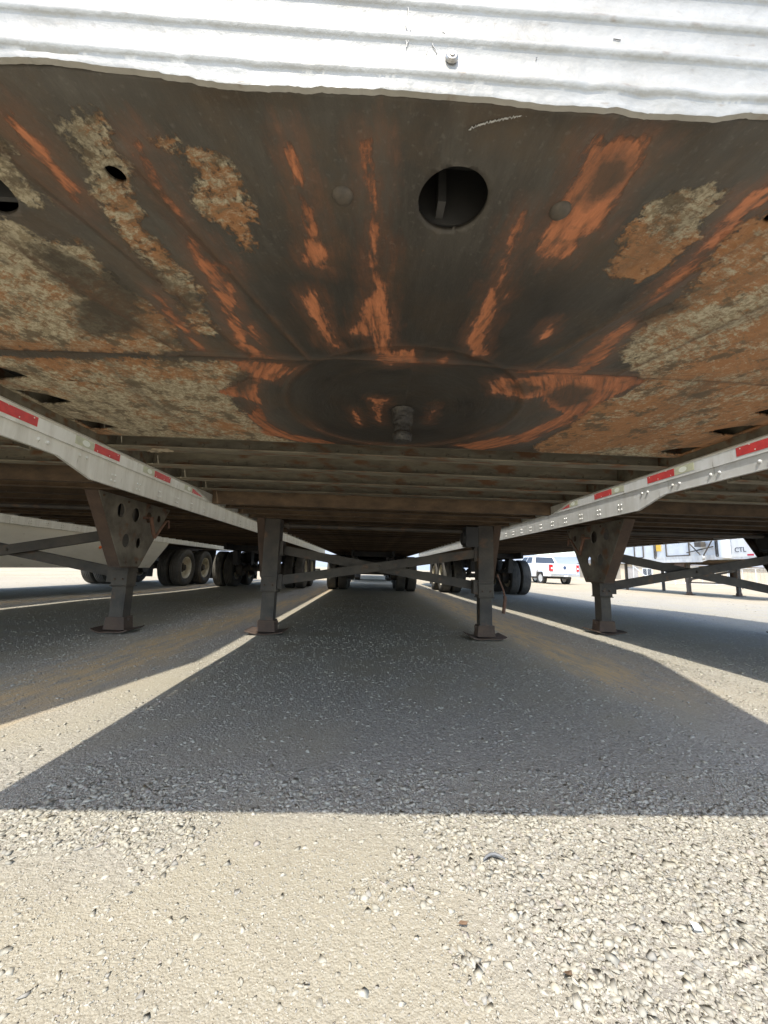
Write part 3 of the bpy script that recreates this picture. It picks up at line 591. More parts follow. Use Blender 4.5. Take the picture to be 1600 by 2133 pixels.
# ---------------------------------------------------------------- a whole trailer
def trailer(label, X0, Y0, dz=0., hero=False, length=16.1, axle_y=11.15, skirt=False, leg=dict(), side='wall', tape0=2.1, rail_m='alu', dark_tyres=False, group='trailers parked side by side in the yard', beams=True, tape_sides=(-1, 1), running=True):
    T = empty('semi_trailer', (X0, Y0, 0)); tag(T, label, 'trailer', group)
    zp = 1.181 + dz; zf = (1.149 if hero else 1.178) + dz; zm = 1.100 + dz; top = 1.345 + dz + (.0 if dz else 0); L = length
    coupler_plate(T, zp, int(abs(X0) * 10) + 60, hero)
    nose_sheet(T, zp, hero)
    # walls, roof, floor
    for s in (-1, 1):
        w = MB().box(*sorted((s * 1.285, s * 1.265)), .012, L, top - .005, 4.07)
        for k in range(int(L / 1.22) + 1): w.box(*sorted((s * 1.2853, s * 1.289)), min(.02 + k * 1.22, L - .06), min(.02 + k * 1.22, L - .06) + .05, top + .002, 4.06)
        w.build('side_wall', M[side], T)
    MB().box(-1.30, 1.30, .002, L, 4.0701, 4.10).build('roof', M['wall'], T)
    MB().box(-1.262, 1.262, L - .04, L - .002, 1.30 + dz, 4.068).box(-.01, .01, L - .002, L + .01, 1.3 + dz, 4.06).build('rear_door', M['wall'], T)
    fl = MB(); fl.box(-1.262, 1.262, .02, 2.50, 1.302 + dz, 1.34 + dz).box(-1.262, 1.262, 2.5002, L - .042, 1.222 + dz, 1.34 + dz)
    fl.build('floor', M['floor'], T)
    # side rails
    for s in (-1, 1):
        r = MB(); S0 = 2.21 if hero else 2.19; S1 = 2.48; mid = 1.262 + dz + (0 if dz else -.01)
        r.prism([(0, zf), (S0, zf), (S1, zm), (L, zm), (L, mid), (0, mid)], 'x', *sorted((s * 1.30, s * 1.288)))
        r.box(*sorted((s * 1.307, s * 1.288)), 0, L, mid + .0005, top)
        r.box(*sorted((s * 1.310, s * 1.296)), 0, L, top + .0005, top + .010)
        r.prism([(0.0, zf - .004), (S0, zf - .004), (S1, zm - .004), (L, zm - .004), (L, zm - .0005), (S1, zm - .0005), (S0, zf - .0005), (0, zf - .0005)], 'x', *sorted((s * 1.302, s * 1.282)))
        y = .25
        while y < L - .3:
            main = y > S0 + .25
            for dy in (-.019, .019):
                if main:
                    for zz in (zm + .035, zm + .075): r.dome((s * 1.30, y + dy, zz), (s, 0, 0), .0085, .006)
                else: r.dome((s * 1.30, y + dy * 1.6, zf + .045), (s, 0, 0), .011, .008)
            for dy in (-.01, ): r.dome((s * 1.307, y + .07, top - .012), (s, 0, 0), .004, .003, 6)
            y += .305
        ro = r.build('side_rail', M[rail_m], T)
        if s in tape_sides:
            y = tape0 - .70 * int(tape0 / .70) ; k = 0
            while y < L - .5:
                a = MB().box(*sorted((s * 1.3072, s * 1.3082)), y, y + .26, top - .062, top - .010); t1 = a.build('reflective_tape', M['red'], ro)
                b_ = MB().box(*sorted((s * 1.3072, s * 1.3082)), y - .165, y - .004, top - .062, top - .010); t2 = b_.build('reflective_tape', M['tapewhite'], ro); t2['label'] = 'faded pale reflective strip with an oval mark'
                # the oval lies in the same strip, part of it
                n = 20; cy_ = y - .075; cz_ = top - .036
                vs = [(s * 1.3086, cy_ + .034 * math.cos(2 * math.pi * q / n), cz_ + .019 * math.sin(2 * math.pi * q / n)) for q in range(n)]
                me = t2.data; bm = bmesh.new(); bm.from_mesh(me); f = bm.faces.new([bm.verts.new(v) for v in vs]); f.material_index = 1; bm.normal_update(); bm.to_mesh(me); bm.free(); me.materials.append(M['tapeoval'])
                me = t1.data; bm = bmesh.new(); bm.from_mesh(me)
                for ty, tz in ((y + .03, top - .052), (y + .15, top - .05), (y + .235, top - .02)):
                    f = bm.faces.new([bm.verts.new((s * 1.3087, ty + .004 * math.cos(q * math.pi / 4), tz + .004 * math.sin(q * math.pi / 4))) for q in range(8)]); f.material_index = 1
                bm.normal_update(); bm.to_mesh(me); bm.free(); me.materials.append(M['tapeoval'])
                y += .70 if k % 2 == 0 else .72; k += 1
                if y > 9: break
    for s in (-1, 1): MB().box(*sorted((s * 1.2878, s * 1.2845)), .02, L - .05, zf + .004, 1.30 + dz).build('rail_liner', M['under'], T)
    # cross members
    proto = {}
    def member(kind, y):
        if kind not in proto:
            m = MB()
            if kind == 'front':
                z0 = 1.150 + dz; m.box(-1.2842, 1.2842, 0, .006, z0, 1.30 + dz).box(-1.284, 1.284, -.062, -.0002, z0, z0 + .006).box(-1.284, 1.284, -.05, -.0002, 1.293 + dz, 1.30 + dz)
                for q in range(24): m.dome((-1.2 + q * .104, 0, z0 + .038), (0, -1, 0), .008, .006)
                mm = 'under'
            elif kind == 'deep':
                z0 = 1.088 + dz; m.box(-1.2842, 1.2842, 0, .006, z0, 1.220 + dz).box(-1.284, 1.284, .0062, .05, z0, z0 + .006); mm = 'under_brown'
            else:
                z0 = 1.096 + dz; m.box(-1.284, 1.284, 0, .005, z0, 1.220 + dz).box(-1.284, 1.284, -.03, -.0002, z0, z0 + .006).box(-1.284, 1.284, .0052, .03, z0, z0 + .006); mm = 'under_brown'
            proto[kind] = m.build('crossmember', M[mm], T); o = proto[kind]
        else:
            o = proto[kind].copy(); LINK(o); o.parent = T
        o.location = (0, y, 0)
    for k in range(4): member('front', 1.402 + .31 * k)
    if hero: MB().box(-1.284, 1.284, 1.2865, 1.293, 1.1815, 1.30).build('rear_lip', M['under'], T)
    member('deep', 2.52)
    y = 2.80
    while y < L - .2:
        member('std', y); y += .305
    # landing gear
    G = leg.get('y', 3.47); hx = leg.get('hx', 1.045); hw = leg.get('hw', .075); iw = leg.get('iw', .06); bo_ = leg.get('bo', .155); fw = leg.get('fw', .072); fb = leg.get('bracket', (-.07, .19, .40, .45)); holes = leg.get('holes', False)
    zt = 1.094 + dz
    for s in (-1, 1):
        gx = s * hx; zg = float(gz(X0 + gx, Y0 + G)); lz = zg - .004
        o = MB(); o.box(gx - hw, gx + hw, G - .07, G + .07, .40 + dz * .5, zt).box(gx - hw - .007, gx + hw + .007, G - .077, G + .077, .39 + dz * .5, .3999 + dz * .5)
        o.box(gx - hw - .004, gx + hw + .004, G - .074, G + .074, .52 + dz * .5, .54 + dz * .5)
        lg = o.build('landing_leg', M['leg'], T, bevel=.006)
        MB().box(gx - iw, gx + iw, G - .055, G + .055, lz + .10, .3899 + dz * .5).box(gx - .045, gx + .045, G - .0575, G - .0552, lz + .16, .36 + dz * .5).build('inner_tube', M['leg'], lg, bevel=.005)
        ft = MB()
        ft.prism([(gx - .075, lz + .135), (gx + .075, lz + .135), (gx + .088, lz + .03), (gx - .088, lz + .03)], 'y', G - .065, G + .065)
        ft.box(gx - .095, gx + .095, G - .02, G + .02, lz + .10, lz + .125)
        n = 13; prf = []
        for q in range(n):
            t = -1 + 2 * q / (n - 1); prf.append((gx + leg.get('foot', .178) * t, lz + .012 + .026 * abs(t) ** 3 + .004 * math.sin(5 * t + gx)))
        pts = prf + [(a, b + .010) for a, b in prf[::-1]]
        ft.prism(pts, 'y', G - .13, G + .13)
        ft.build('foot_pad', M['leg_rust'], lg, bevel=.002)
        # bracket: trapezoid plate with flanges
        bx = s * (hx + bo_); a0, a1, b1, b0 = fb; zb_ = leg.get('zb', .53) + dz * .4
        P = [(G + a0, zt), (G + a1, zb_), (G + b1, zb_), (G + b0, zt)]
        if holes:
            bm = bmesh.new(); ov = [bm.verts.new((bx, p[0], p[1])) for p in P]; oe = [bm.edges.new((ov[i], ov[(i + 1) % 4])) for i in range(4)]
            H = zt - zb_
            for (u, v_, ru, rv) in ((.24, .80, .050, .058), (.47, .78, .055, .062), (.70, .78, .045, .05), (.30, .38, .048, .058), (.62, .36, .034, .045), (.885, .80, .03, .034)):
                yl = G + a1 + (a0 - a1) * v_; yr = G + b1 + (b0 - b1) * v_; cy_ = yl + (yr - yl) * u; cz_ = zb_ + H * v_
                hv = [bm.verts.new((bx, cy_ + ru * math.cos(q * math.pi / 12), cz_ + rv * math.sin(q * math.pi / 12))) for q in range(24)]
                oe += [bm.edges.new((hv[q], hv[(q + 1) % 24])) for q in range(24)]
            bmesh.ops.triangle_fill(bm, use_beauty=True, use_dissolve=False, edges=oe)
            me = bpy.data.meshes.new('gear_bracket'); bm.to_mesh(me); bm.free(); me.materials.append(M['plate_gear'])
            bo = bpy.data.objects.new('gear_bracket', me); LINK(bo); bo.parent = lg
            sm = bo.modifiers.new('t', 'SOLIDIFY'); sm.thickness = .008; sm.offset = 0
        else:
            m_ = MB(); m_.prism(P, 'x', bx - .003, bx + .003); bo = m_.build('gear_bracket', M['leg_rust'], lg)
        fg = MB()
        for q in range(4): fg.dome((bx + s * .004, G + a0 + .06 + (b0 - a0 - .12) * q / 3, zt - .03), (s, 0, 0), .012, .009, 6)
        for q in (0, 1): fg.dome((bx + s * .004, G + a1 + .05 + (b1 - a1 - .1) * q, zb_ + .035), (s, 0, 0), .012, .009, 6)
        for q in (0, 1): fg.dome((gx + (-.5 + q) * hw, G - .0775, .455 + dz * .5), (0, -1, 0), .010, .008, 6)
        for (ya, za, yb, zb2) in ((G + a0, zt, G + a1, zb_), (G + b0, zt, G + b1, zb_)):
            fg.prism([(ya - .004, za - .001), (ya + .004, za - .001), (yb + .004, zb2), (yb - .004, zb2)], 'x', bx - s * fw, bx - s * .0045)
        fg.prism([(G + a1, zb_ - .0005), (G + b1, zb_ - .0005), (G + b1, zb_ - .0085), (G + a1, zb_ - .0085)], 'x', bx - s * fw, bx)
        fg.build('bracket_flange', M['leg_rust'], lg)
    zl = .50 + dz * .5; zh = .80 + dz
    for (xa, za, xb, zb2, yy) in ((-hx + .07, zh, hx - .07, zl, G + .035), (-hx + .07, zl, hx - .07, zh + .02, G - .035)):
        b = MB().bar((xa, yy, za), (xb, yy, zb2), .006, .085); d = Vector((xb - xa, 0, zb2 - za)).normalized(); nrm = Vector((-d.z, 0, d.x))
        for q in (-1, 1): b.bar(Vector((xa, yy + .0215, za)) + nrm * q * .0395, Vector((xb, yy + .0215, zb2)) + nrm * q * .0395, .036, .005)
        b.dome((0, yy - .003, (za + zb2) / 2), (0, -1, 0), .016, .012)
        b.build('cross_brace', M['leg'], T)
    for s in (-1, 1):
        MB().box(*sorted((s * (hx - .0755), s * (hx - .12))), G - .05, G + .05, zl - .075, zl + .06).build('brace_gusset', M['leg'], T)
        MB().box(*sorted((s * (hx - .0755), s * (hx - .11))), G - .05, G + .05, zh - .06, zh + .08).build('brace_gusset', M['leg'], T)
    MB().tube([(-hx + .1, G - .01, 1.035 + dz), (hx - .1, G - .01, 1.035 + dz)], .019, 12).tube([(-hx + .13, G - .01, 1.035 + dz), (-hx + .15, G - .01, 1.035 + dz)], .034, 12).tube([(hx - .2, G - .01, 1.035 + dz), (hx - .17, G - .01, 1.035 + dz)], .034, 12).build('cross_shaft', M['leg'], T, 35)
    g = MB(); g.box(hx - .20, hx - .077, G - .08, G + .07, .88 + dz, 1.075 + dz).lathe([(.001, hx - .225), (.07, hx - .225), (.085, hx - .2001), (.001, hx - .2001)], (0, G - .01, .97 + dz), 'x', 20)
    g.build('gearbox', M['black'], T, 35)
    cs = leg.get('crank', 1)
    bx = cs * (hx + .11)
    cr = MB()
    if holes:
        cr.tube([(bx + cs * .0, G - .02, .96 + dz), (bx + cs * .09, G - .02, .96 + dz)], .012, 8)
        cr.tube([(bx + cs * .07, G - .02, .965 + dz), (bx + cs * .08, G + .02, .84 + dz), (bx + cs * .085, G + .05, .79 + dz)], .016, 8)
        cr.tube([(bx + cs * .085, G + .05, .79 + dz), (bx + cs * .08, G + .21, .95 + dz), (bx + cs * .08, G + .26, .97 + dz), (bx + cs * .08, G + .28, .90 + dz)], .011, 8)
    else:
        cr.tube([(bx + cs * .03, G + .02, .62), (bx + cs * .05, G + .02, .56), (bx + cs * .088, G + .02, .47), (bx + cs * .10, G + .02, .41)], .0085, 8)
        cr.tube([(bx + cs * .10, G + .02, .41), (bx + cs * .105, G + .02, .37), (bx + cs * .085, G + .02, .24)], .017, 10)
    cr.build('crank_handle', M['rustrod'], T, 40)
    if not running:
        for s in (-1, 1): MB().box(s * .95 - .05, s * .95 + .05, L - 1.25, L - 1.15, -.08, 1.09 + dz).build('rear_leg', M['leg'], T)
        MB().box(-hx + .08, hx - .08, G - .02, G + .02, .42, .47).build('tie_bar', M['leg'], T)
        return T
    # running gear
    ss = MB()
    for s in (-1, 1):
        ss.box(*sorted((s * .50, s * .56)), axle_y - 1.7, axle_y + 2.6, .94 + dz, 1.09 + dz)
        for q in range(3): ss.prism([(axle_y - .75 + q * 1.25 - .18, .939 + dz), (axle_y - .75 + q * 1.25 + .18, .939 + dz), (axle_y - .75 + q * 1.25 + .08, .62), (axle_y - .75 + q * 1.25 - .08, .62)], 'x', *sorted((s * .47, s * .59)))
        for q in range(2):
            pts = [(axle_y + q * 1.25 - .55, .70), (axle_y + q * 1.25 - .25, .63), (axle_y + q * 1.25, .60), (axle_y + q * 1.25 + .25, .63), (axle_y + q * 1.25 + .55, .70)]
            ss.prism(pts + [(a, b + .035) for a, b in pts[::-1]], 'x', *sorted((s * .49, s * .57)))
    for q in range(2): ss.box(-.5, .5, axle_y - 1.2 + q * 3.2, axle_y - 1.1 + q * 3.2, .95 + dz, 1.08 + dz)
    ss.tube([(-.42, axle_y + .6, .86), (.42, axle_y + .6, .86)], .12, 16)
    ss.build('suspension', M['black'], T)
    for q in range(2):
        yy = axle_y + 1.25 * q
        ax = MB().tube([(-1.0, yy, .515), (1.0, yy, .515)], .062, 14)
        for s in (-1, 1): ax.lathe([(.001, s * .55), (.20, s * .55), (.21, s * .72), (.001, s * .72)], (0, yy, .515), 'x', 24)
        for s in (-1, 1): ax.tube([(s * .42, yy - .15, .50), (s * .42, yy - .02, .60)], .07, 10)
        ax.build('axle', M['leg'], T, 40)
        for s in (-1, 1):
            wheel('wheel', T, s * 1.155, yy, .506, s, dark_tyres)
            wheel('wheel', T, s * .835, yy, .506, -s, dark_tyres)
    for s in (-1, 1):
        MB().box(*sorted((s * .70, s * 1.28)), axle_y + 1.95, axle_y + 1.958, .16, 1.07).build('mud_flap', M['black'], T)
        MB().box(*sorted((s * .55, s * .60)), L - .12, L - .06, .56, 1.09).build('bumper_post', M['leg'], T)
        MB().box(*sorted((s * 1.05, s * 1.2)), L + .001, L + .02, 1.14, 1.22).build('tail_light', M['redlens'], T)
    MB().box(-1.15, 1.15, L - .14, L - .04, .46, .5599).build('underride_bar', M['alu'], T)
    if skirt:
        for s in (-1, 1):
            z0 = skirt; P = [(4.2, z0), (9.35, z0), (10.12, zm - .006), (4.2, zm - .006)]
            k = MB().prism(P, 'x', *sorted((s * 1.292, s * 1.284)))
            k.build('side_skirt', M['skirt'], T)
        MB().dome((1.292, 7.62, .88), (1, 0, 0), .03, .03, 12).build('marker_lamp', M['orange_lamp'], T)
    return T

center = trailer('nearest trailer overhead, its rust streaked coupler plate and kingpin hanging above the gravel', 0, 0, 0, hero=True, axle_y=11.25)
XL = -3.235; XR = 3.312; XLL = -6.46
left = trailer('trailer left of the overhead one, bright rail with red strips, holed leg bracket', XL, -.30, .068, axle_y=11.6, tape0=2.44,
               leg=dict(y=3.45, hx=1.0, hw=.066, iw=.058, bo=.11, fw=.10, foot=.150, bracket=(-.62, -.25, .0, .42), holes=True, zb=.57))
right = trailer('trailer just right of the overhead one, with large domed rivets along its silver rail', XR, .10, .060, axle_y=11.1, tape0=2.06, rail_m='alu_clean',
                leg=dict(y=3.50, hx=1.0, hw=.066, iw=.052, bo=.11, fw=.10, foot=.155, bracket=(-.58, -.22, .10, .45), holes=True, zb=.55, crank=-1))
farleft = trailer('leftmost trailer, with a long pale side skirt ahead of its light rimmed wheels', XLL, -.5, .02, axle_y=11.25, length=15.0, skirt=.50, tape0=1.2)
farright = trailer('distant silver sided trailer lettered CTL, standing on its landing legs beyond the right trailer', 13.95, 11.6, .15, length=8.6, running=False, tape_sides=(), side='silver', rail_m='alu_clean', group=None)

back_sun_block = dup(left, None, location=(.15, 33.4, 0), rotation_euler=(0, 0, math.pi))  # added to block the sun on the ground beyond the rear wheels
back_sun_block['label'] = 'added trailer tail to tail behind the overhead one, blocking sun beyond its far wheels'

# ---------------------------------------------------------------- extra fittings of the silver trailer
def text_mesh(s, size, name, m, parent, loc, rot, ext=.004):
    cu = bpy.data.curves.new(name, 'FONT'); cu.body = s; cu.size = size; cu.extrude = ext; cu.align_x = 'LEFT'
    to = bpy.data.objects.new(name, cu); LINK(to); dg = bpy.context.evaluated_depsgraph_get()
    me = bpy.data.meshes.new_from_object(to.evaluated_get(dg)); bpy.data.objects.remove(to)
    o = bpy.data.objects.new(name, me); LINK(o); me.materials.clear(); me.materials.append(m); o.parent = parent; o.location = loc; o.rotation_euler = rot
    return o
SX = -1.307
MB().box(SX - .006, SX + .01, .29, 1.15, 1.40, 4.0).build('white_side_panel', M['wall'], farright)
text_mesh('CTL', .23, 'lettering', M['letter'], farright, (SX - .012, 1.06, 1.57), (math.pi / 2, 0, -math.pi / 2))
MB().box(SX - .010, SX - .0065, .40, .62, 1.43, 1.49).build('red_stripe', M['letter_red'], farright)
MB().tube([(SX - .02, 1.40, 1.38), (SX - .02, 1.40, 4.05)], .19, 24).build('corner_column', M['silver'], farright, 40)
hs = [((SX - .12, 1.75, 2.1), (SX - .15, 2.23, 1.42)), ((SX - .12, 2.95, 2.1), (SX - .15, 2.23, 1.42)), ((SX - .10, 1.8, 1.80), (SX - .10, 3.0, 1.62))]
for a_, b_ in hs: MB().tube([a_, b_], .022, 8).build('strut', M['leg'], farright)
MB().lathe([(.001, SX - .22), (.09, SX - .22), (.09, SX - .12), (.001, SX - .12)], (0, 2.23, 1.40), 'x', 18).build('pulley', M['galv'], farright)
MB().box(SX - .2, SX - .02, 2.2, 2.5, 1.82, 2.0).build('clamp_box', M['leg'], farright)
for y0, y1, z0, z1 in ((3.0, 4.2, 1.52, 2.3), (1.72, 1.80, 1.45, 3.9), (4.8, 4.9, 1.45, 3.9), (5.6, 6.2, 1.5, 2.6)):
    fr = MB()
    for a_ in (y0, y1): fr.box(SX - .012, SX + .01, a_ - .02, a_ + .02, z0, z1)
    for a_ in (z0, z1): fr.box(SX - .014, SX + .01, y0, y1, a_ - .02, a_ + .02)
    fr.build('panel_frame', M['leg'], farright)
MB().box(SX - .013, SX + .01, 4.5, 4.75, 1.75, 2.15).box(SX - .016, SX - .0131, 4.55, 4.70, 1.9, 1.95).build('placard', M['yellow'], farright)

# ---------------------------------------------------------------- pickup truck
def pickup(loc, rz):
    T = empty('pickup_truck', loc, rz); tag(T, 'white pickup truck parked in the sun with its tailgate towards the viewer', 'pickup truck')
    # local: +Y forward, rear bumper at y=0
    W = .98; body = MB()
    def arch(cy, r, n=10): return [(cy + r * math.cos(math.pi * k / n), .62 + r * math.sin(math.pi * k / n) * .93) for k in range(n + 1)]
    side = [(.10, .52), (.10, 1.30), (2.05, 1.32), (2.12, 1.32), (4.15, 1.30), (5.35, 1.20), (5.62, 1.05), (5.68, .55)]
    low = [(5.25, .50)] + [(p[0], p[1] - .10) for p in arch(4.75, .47)] + [(4.25, .50)][:0] + [(4.2, .48), (1.75, .48)] + [(p[0], p[1] - .10) for p in arch(1.25, .47)] + [(.70, .52)]
    poly = side + low
    for s in (-1, 1): body.prism(poly, 'x', *sorted((s * W, s * (W - .06))))
    body.prism([(.10, .60), (.10, 1.02), (.16, 1.02), (.16, .60)], 'x', -W + .0605, W - .0605)
    body.box(-W + .0605, W - .0605, .17, 2.05, .78, .84)                  # bed floor
    body.box(-W + .0605, W - .0605, 2.06, 2.12, .60, 1.32)
    body.prism([(2.13, .60), (2.13, 1.31), (4.10, 1.295), (5.33, 1.19), (5.60, 1.04), (5.66, .60)], 'x', -W + .0605, W - .0605)
    for s in (-1, 1):                                                      # fender flares
        for cy in (1.25, 4.75):
            fl = [(cy + .52 * math.cos(a), .52 + .50 * math.sin(a)) for a in [math.pi * k / 12 for k in range(13)]] + [(cy + .46 * math.cos(a), .52 + .44 * math.sin(a)) for a in [math.pi * (12 - k) / 12 for k in range(13)]]
            body.prism(fl, 'x', *sorted((s * (W + .0005), s * (W + .035))))
    body.build('body', M['truck'], T, 30, bevel=.012)
    # cab shell
    cab = MB(); zb, zr = 1.3205, 1.86
    ys = (2.14, 2.34, 3.55, 4.25); wb, wr = .93, .73
    b = [(-wb, ys[0], zb), (wb, ys[0], zb), (wb, ys[3], zb - .02), (-wb, ys[3], zb - .02)]; t = [(-wr, ys[1], zr), (wr, ys[1], zr), (wr, ys[2], zr + .01), (-wr, ys[2], zr + .01)]
    cab.add(b + t, [(3, 2, 1, 0), (4, 5, 6, 7), (0, 1, 5, 4), (1, 2, 6, 5), (2, 3, 7, 6), (3, 0, 4, 7)]); cab.build('cab', M['truck'], T, bevel=.05)
    def quad(p, off):  # thin glass pane set proud of the cab
        P = [Vector(q) for q in p]; n = (P[1] - P[0]).cross(P[3] - P[0]).normalized() * off
        return [tuple(q + n) for q in P] + [tuple(q) for q in P], [(0, 1, 2, 3), (7, 6, 5, 4), (0, 4, 5, 1), (1, 5, 6, 2), (2, 6, 7, 3), (3, 7, 4, 0)]
    def lerp(a, b, t): return tuple(a[i] + (b[i] - a[i]) * t for i in range(3))
    def face(c0, c1, c2, c3, u0, u1, v0, v1):
        g = lambda u, v: lerp(lerp(c0, c1, u), lerp(c3, c2, u), v); return [g(u0, v0), g(u1, v0), g(u1, v1), g(u0, v1)]
    MB().add(*quad(face(b[0], b[1], t[1], t[0], .10, .90, .10, .86), .006)).build('rear_window', M['glass'], T)
    MB().add(*quad(face(b[2], b[3], t[3], t[2], .06, .94, .08, .92), .006)).build('windscreen', M['glass'], T)
    for nm, (c0, c1, c2, c3) in (('l', (b[3], b[0], t[0], t[3])), ('r', (b[1], b[2], t[2], t[1]))):
        for u0, u1 in ((.08, .46), (.50, .90)) if nm == 'r' else ((.10, .50), (.54, .92)):
            MB().add(*quad(face(c0, c1, c2, c3, u0, u1, .10, .84), .006)).build('side_window', M['glass'], T)
    tg = MB().box(-.80, .80, .055, .0995, .70, 1.30).box(-.74, .74, .045, .0549, .86, 1.20).box(-.12, .12, .03, .0449, 1.20, 1.26).build('tailgate', M['truck'], T, bevel=.012)
    MB().lathe([(.001, .034), (.10, .034), (.11, .0448), (.001, .0448)], (0, 0, 1.07), 'y', 24).build('badge', M['emblem'], tg).scale = (1, 1, 1)
    for s in (-1, 1):
        l = MB().box(*sorted((s * .805, s * .99)), .04, .20, .86, 1.26).build('tail_light', M['redlens'], T, bevel=.01)
        MB().box(*sorted((s * .84, s * .94)), .034, .0399, .98, 1.08).build('reverse_lens', M['plateno'], l)
        MB().tube([(s * .95, 3.75, 1.36), (s * 1.05, 3.75, 1.38)], .02, 8).box(*sorted((s * 1.05, s * 1.25)), 3.68, 3.78, 1.30, 1.55).build('wing_mirror', M['truck'], T, bevel=.02)
        MB().box(*sorted((s * .986, s * 1.0)), 2.75, 2.93, 1.08, 1.11).box(*sorted((s * .986, s * 1.0)), 3.75, 3.93, 1.08, 1.11).build('door_handle', M['greyplastic'], T)
        MB().box(*sorted((s * .982, s * .9845)), 3.2, 3.215, .55, 1.31).box(*sorted((s * .982, s * .9845)), 2.19, 2.205, .55, 1.31).build('door_seam', M['greyplastic'], T)
    bp = MB().box(-.97, .97, -.04, .0395, .52, .68).box(-.45, .45, -.06, -.0405, .62, .665).build('rear_bumper', M['chrome'], T, bevel=.02)
    MB().box(-.15, .15, -.046, -.0405, .535, .615).build('number_plate', M['plateno'], bp)
    MB().box(-.05, .05, -.10, .3, .42, .50).box(-.6, .6, .3, 5.2, .38, .50).build('chassis', M['black'], T)
    for s in (-1, 1):
        for cy in (1.25, 4.75):
            w = empty('wheel', (s * .84, cy, .40)); w.parent = T
            MB().lathe([(.25, -.11), (.33, -.14), (.39, -.125), (.40, -.06), (.40, .06), (.39, .125), (.33, .14), (.25, .11)], (0, 0, 0), 'x', 36, closed=True).build('tyre', M['tyre_dark'], w, 40)
            r = MB().lathe([(.252, -.10), (.252, .11), (.235, .115), (.225, .07), (.06, .06), (.05, .08), (.001, .08), (.001, .02), (.22, .0)], (0, 0, 0), 'x', 32)
            for k in range(6):
                a = k * math.pi / 3; r.bar((s * .085, .05 * math.cos(a), .05 * math.sin(a)), (s * .10, .232 * math.cos(a), .232 * math.sin(a)), .05, .03, up=(1, 0, 0))
            r.build('rim', M['galv'], w, 40)
    return T
pickup((12.15, 23.5, -.06), math.radians(7))

# ---------------------------------------------------------------- far yard
def post_fence():
    T = empty('chain_link_fence', (0, 0, 0)); tag(T, 'chain link fence with pale posts in front of the beige shed', 'fence')
    y = 36; zb = float(gz(28, y)); nP = 14
    for k in range(nP):
        x = 25.2 + k * 1.35; MB().tube([(x, y, zb - .1), (x, y, zb + 1.75)], .035, 8).build('post', M['galv'], T)
    MB().tube([(25.2, y, zb + 1.72), (25.2 + 1.35 * (nP - 1), y, zb + 1.72)], .025, 8).build('top_rail', M['galv'], T)
    MB().tube([(25.2, y, zb + .12), (25.2 + 1.35 * (nP - 1), y, zb + .12)], .015, 8).build('bottom_rail', M['galv'], T)
    m = MB(); x0 = 25.2; x1 = 25.2 + 1.35 * (nP - 1); s = .16
    for k in range(-12, int((x1 - x0) / s) + 1):
        for d in (1, -1):
            a = x0 + k * s; h = 1.6
            xa, xb = (a, a + h) if d == 1 else (a + h, a); za, zb2 = zb + .1, zb + .1 + h
            # clip to the fence length
            t0 = max(0, min(1, ((x0 - xa) / (xb - xa) if d == 1 else (x1 - xa) / (xb - xa)))); t1 = max(0, min(1, ((x1 - xa) / (xb - xa) if d == 1 else (x0 - xa) / (xb - xa))))
            if t1 - t0 > .02: m.tube([(xa + (xb - xa) * t0, y, za + h * t0), (xa + (xb - xa) * t1, y, za + h * t1)], .003, 4)
    m.build('wire_mesh', M['galv'], T)
    MB().tube([(24.2, y - 1.6, zb + 1.5), (25.7, y - 2.0, zb + .0)], .06, 8).build('leaning_brace', M['galv'], T)
post_fence()

def shed():
    x0, x1, y0, y1 = 36.5, 62, 55, 66; zb = -.3
    T = empty('storage_shed', ((x0 + x1) / 2, y0, zb)); tag(T, 'long low beige shed with a grey roof behind the chain link fence', 'shed')
    w, d = (x1 - x0) / 2, y1 - y0
    b = MB().box(-w, w, 0, d, 0, 2.7)
    for k in range(40): b.box(-w + k * (2 * w / 40), -w + k * (2 * w / 40) + .1, -.03, -.0005, .02, 2.66)
    b.build('wall', M['beige'], T)
    MB().prism([(-.5, 2.7005), (d / 2, 3.6), (d + .5, 2.7005)], 'x', -w - .4, w + .4).build('roof', M['roofgrey'], T)
    MB().box(-w + .7, -w + 2.6, -.06, -.031, .02, 2.2).build('door', M['roofgrey'], T)
    for x in (-w + 3.2, -w + 6.5, -w + 11, -w + 16):
        f = MB().box(x, x + 1.5, -.06, -.031, 1.0, 2.1).build('window', M['wall'], T); MB().box(x + .1, x + 1.4, -.066, -.0605, 1.1, 2.0).build('pane', M['glass'], f)
shed()

def rock(name, loc, s, m, label, cat, seed, group=None):
    r = random.Random(seed); bm = bmesh.new(); bmesh.ops.create_icosphere(bm, subdivisions=3, radius=1)
    for v in bm.verts:
        n = .75 + .5 * math.sin(v.co.x * 3.1 + seed) * math.sin(v.co.y * 2.7 + seed * 2) + .25 * r.random() * .5; v.co = Vector((v.co.x * s[0], v.co.y * s[1], v.co.z * s[2])) * n
    me = bpy.data.meshes.new(name); bm.to_mesh(me); bm.free(); me.materials.append(m); o = bpy.data.objects.new(name, me); LINK(o); o.location = loc
    return tag(o, label, cat, group)
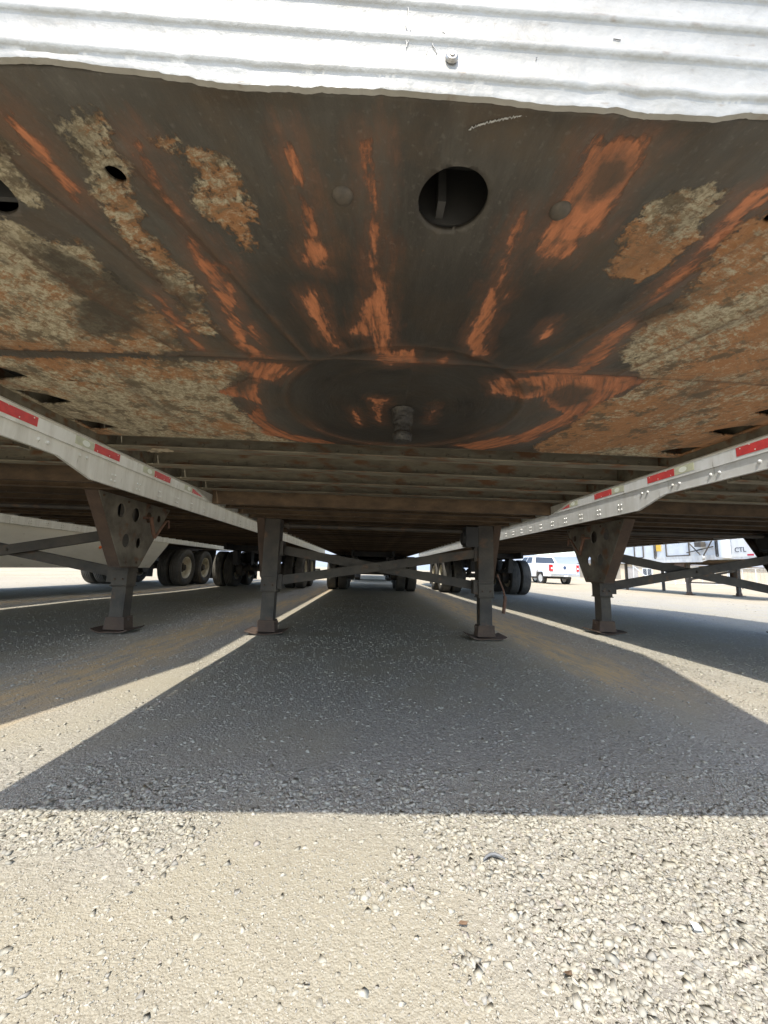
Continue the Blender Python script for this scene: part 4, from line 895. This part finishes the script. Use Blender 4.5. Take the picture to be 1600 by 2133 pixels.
# dirt berm along the far left edge of the yard
def berm(name, pts, w, h, m, seed):
    n = 160; V = []; Fc = []; P = np.array(pts, float); t = np.linspace(0, 1, n); seg = np.linspace(0, 1, len(P))
    cx = np.interp(t, seg, P[:, 0]); cy = np.interp(t, seg, P[:, 1]); K = 9
    for i in range(n):
        for k in range(K):
            u = -1 + 2 * k / (K - 1); hh = h * (1 - u * u) ** 1.3 * (.45 + 1.1 * float(fbm(np.array(cx[i] * 1.0), np.array(cy[i] + u), 3.0, seed)))
            V.append((cx[i], cy[i] + u * w, hh - .12))
    V = np.array(V); i = (np.arange(n - 1)[:, None] * K + np.arange(K - 1)[None]).ravel()
    me = np_mesh(name, V, np.stack([i, i + K, i + K + 1, i + 1], -1), [m], True); o = bpy.data.objects.new(name, me); LINK(o); o['kind'] = 'structure'
M['dirt'] = mat('dry_dirt', (.44, .36, .25), .95, 0, (.33, .26, .18), 1.2, .35, .65, .5, 8)
berm('dirt_bank', [(-75, 44), (-40, 42), (-12, 43)], 2.2, .75, M['dirt'], 3)
berm('dirt_ridge', [(8, 40), (22, 41), (60, 43)], 1.6, .42, M['dirt'], 8)
# far hills
def hills():
    n = 240; V = []; 
    for i in range(n):
        a = 2 * math.pi * i / n; h = 26 + 55 * float(fbm(np.array(a * 30), np.array(3.), 18, 12)) ** 1.5
        for r, z in ((640, -3), (700, h * .55), (760, h)): V.append((r * math.cos(a), r * math.sin(a), z))
        V.append((860 * math.cos(a), 860 * math.sin(a), -3))
    V = np.array(V); Fq = [(i * 4 + k, i * 4 + k + 1, ((i + 1) % n) * 4 + k + 1, ((i + 1) % n) * 4 + k) for i in range(n) for k in range(3)]
    me = np_mesh('hills', V, np.array(Fq), [M['hill']], True); o = bpy.data.objects.new('hills', me); LINK(o); o['kind'] = 'structure'
hills()

# ---------------------------------------------------------------- small litter on the gravel
def flat_bit(name, x, y, pts, m, label, cat, group=None, lift=.012, curl=.003):
    n = len(pts); b = MB(); z = float(gz(x, y)) + lift
    vs = [(x + p[0], y + p[1], z + curl * math.sin(3 * q)) for q, p in enumerate(pts)]
    b.add(vs + [(v[0], v[1], v[2] - .0012) for v in vs], [tuple(range(n)), tuple(range(n, 2 * n))[::-1]] + [(i, i + n, (i + 1) % n + n, (i + 1) % n) for i in range(n)])
    return tag(b.build(name, m), label, cat, group)
flat_bit('paper_scrap', .528, .431, [(-.009, -.007), (.006, -.009), (.009, .006), (-.005, .009)], M['paper'], 'small square white scrap of paper lying on the pale gravel', 'paper scrap', lift=.010)
flat_bit('dry_leaf', .097, .441, [(-.009, 0), (-.003, -.003), (.006, -.002), (.009, .001), (.003, .004), (-.004, .003)], M['leaf'], 'curled brown leaf on the gravel, farther from the viewer than its twin', 'dry leaf', 'dry leaves on the gravel', lift=.009)
flat_bit('dry_leaf', .246, .352, [(-.007, .001), (-.001, -.003), (.006, -.003), (.007, .002), (.001, .004)], M['leaf'], 'curled brown leaf on the gravel, nearest to the viewer', 'dry leaf', 'dry leaves on the gravel', lift=.009)
tag(MB().tube([(.18 + .05 * t, .595 + .012 * math.sin(3.1 * t), 0.008 + .004 * math.sin(3 * t)) for t in (0, .2, .4, .6, .8, 1)], [.0015, .003, .0035, .0035, .003, .0015], 8).build('rubber_strip', M['greyplastic'], None, True), 'short bent grey strip of rubber lying among the stones', 'rubber strip')
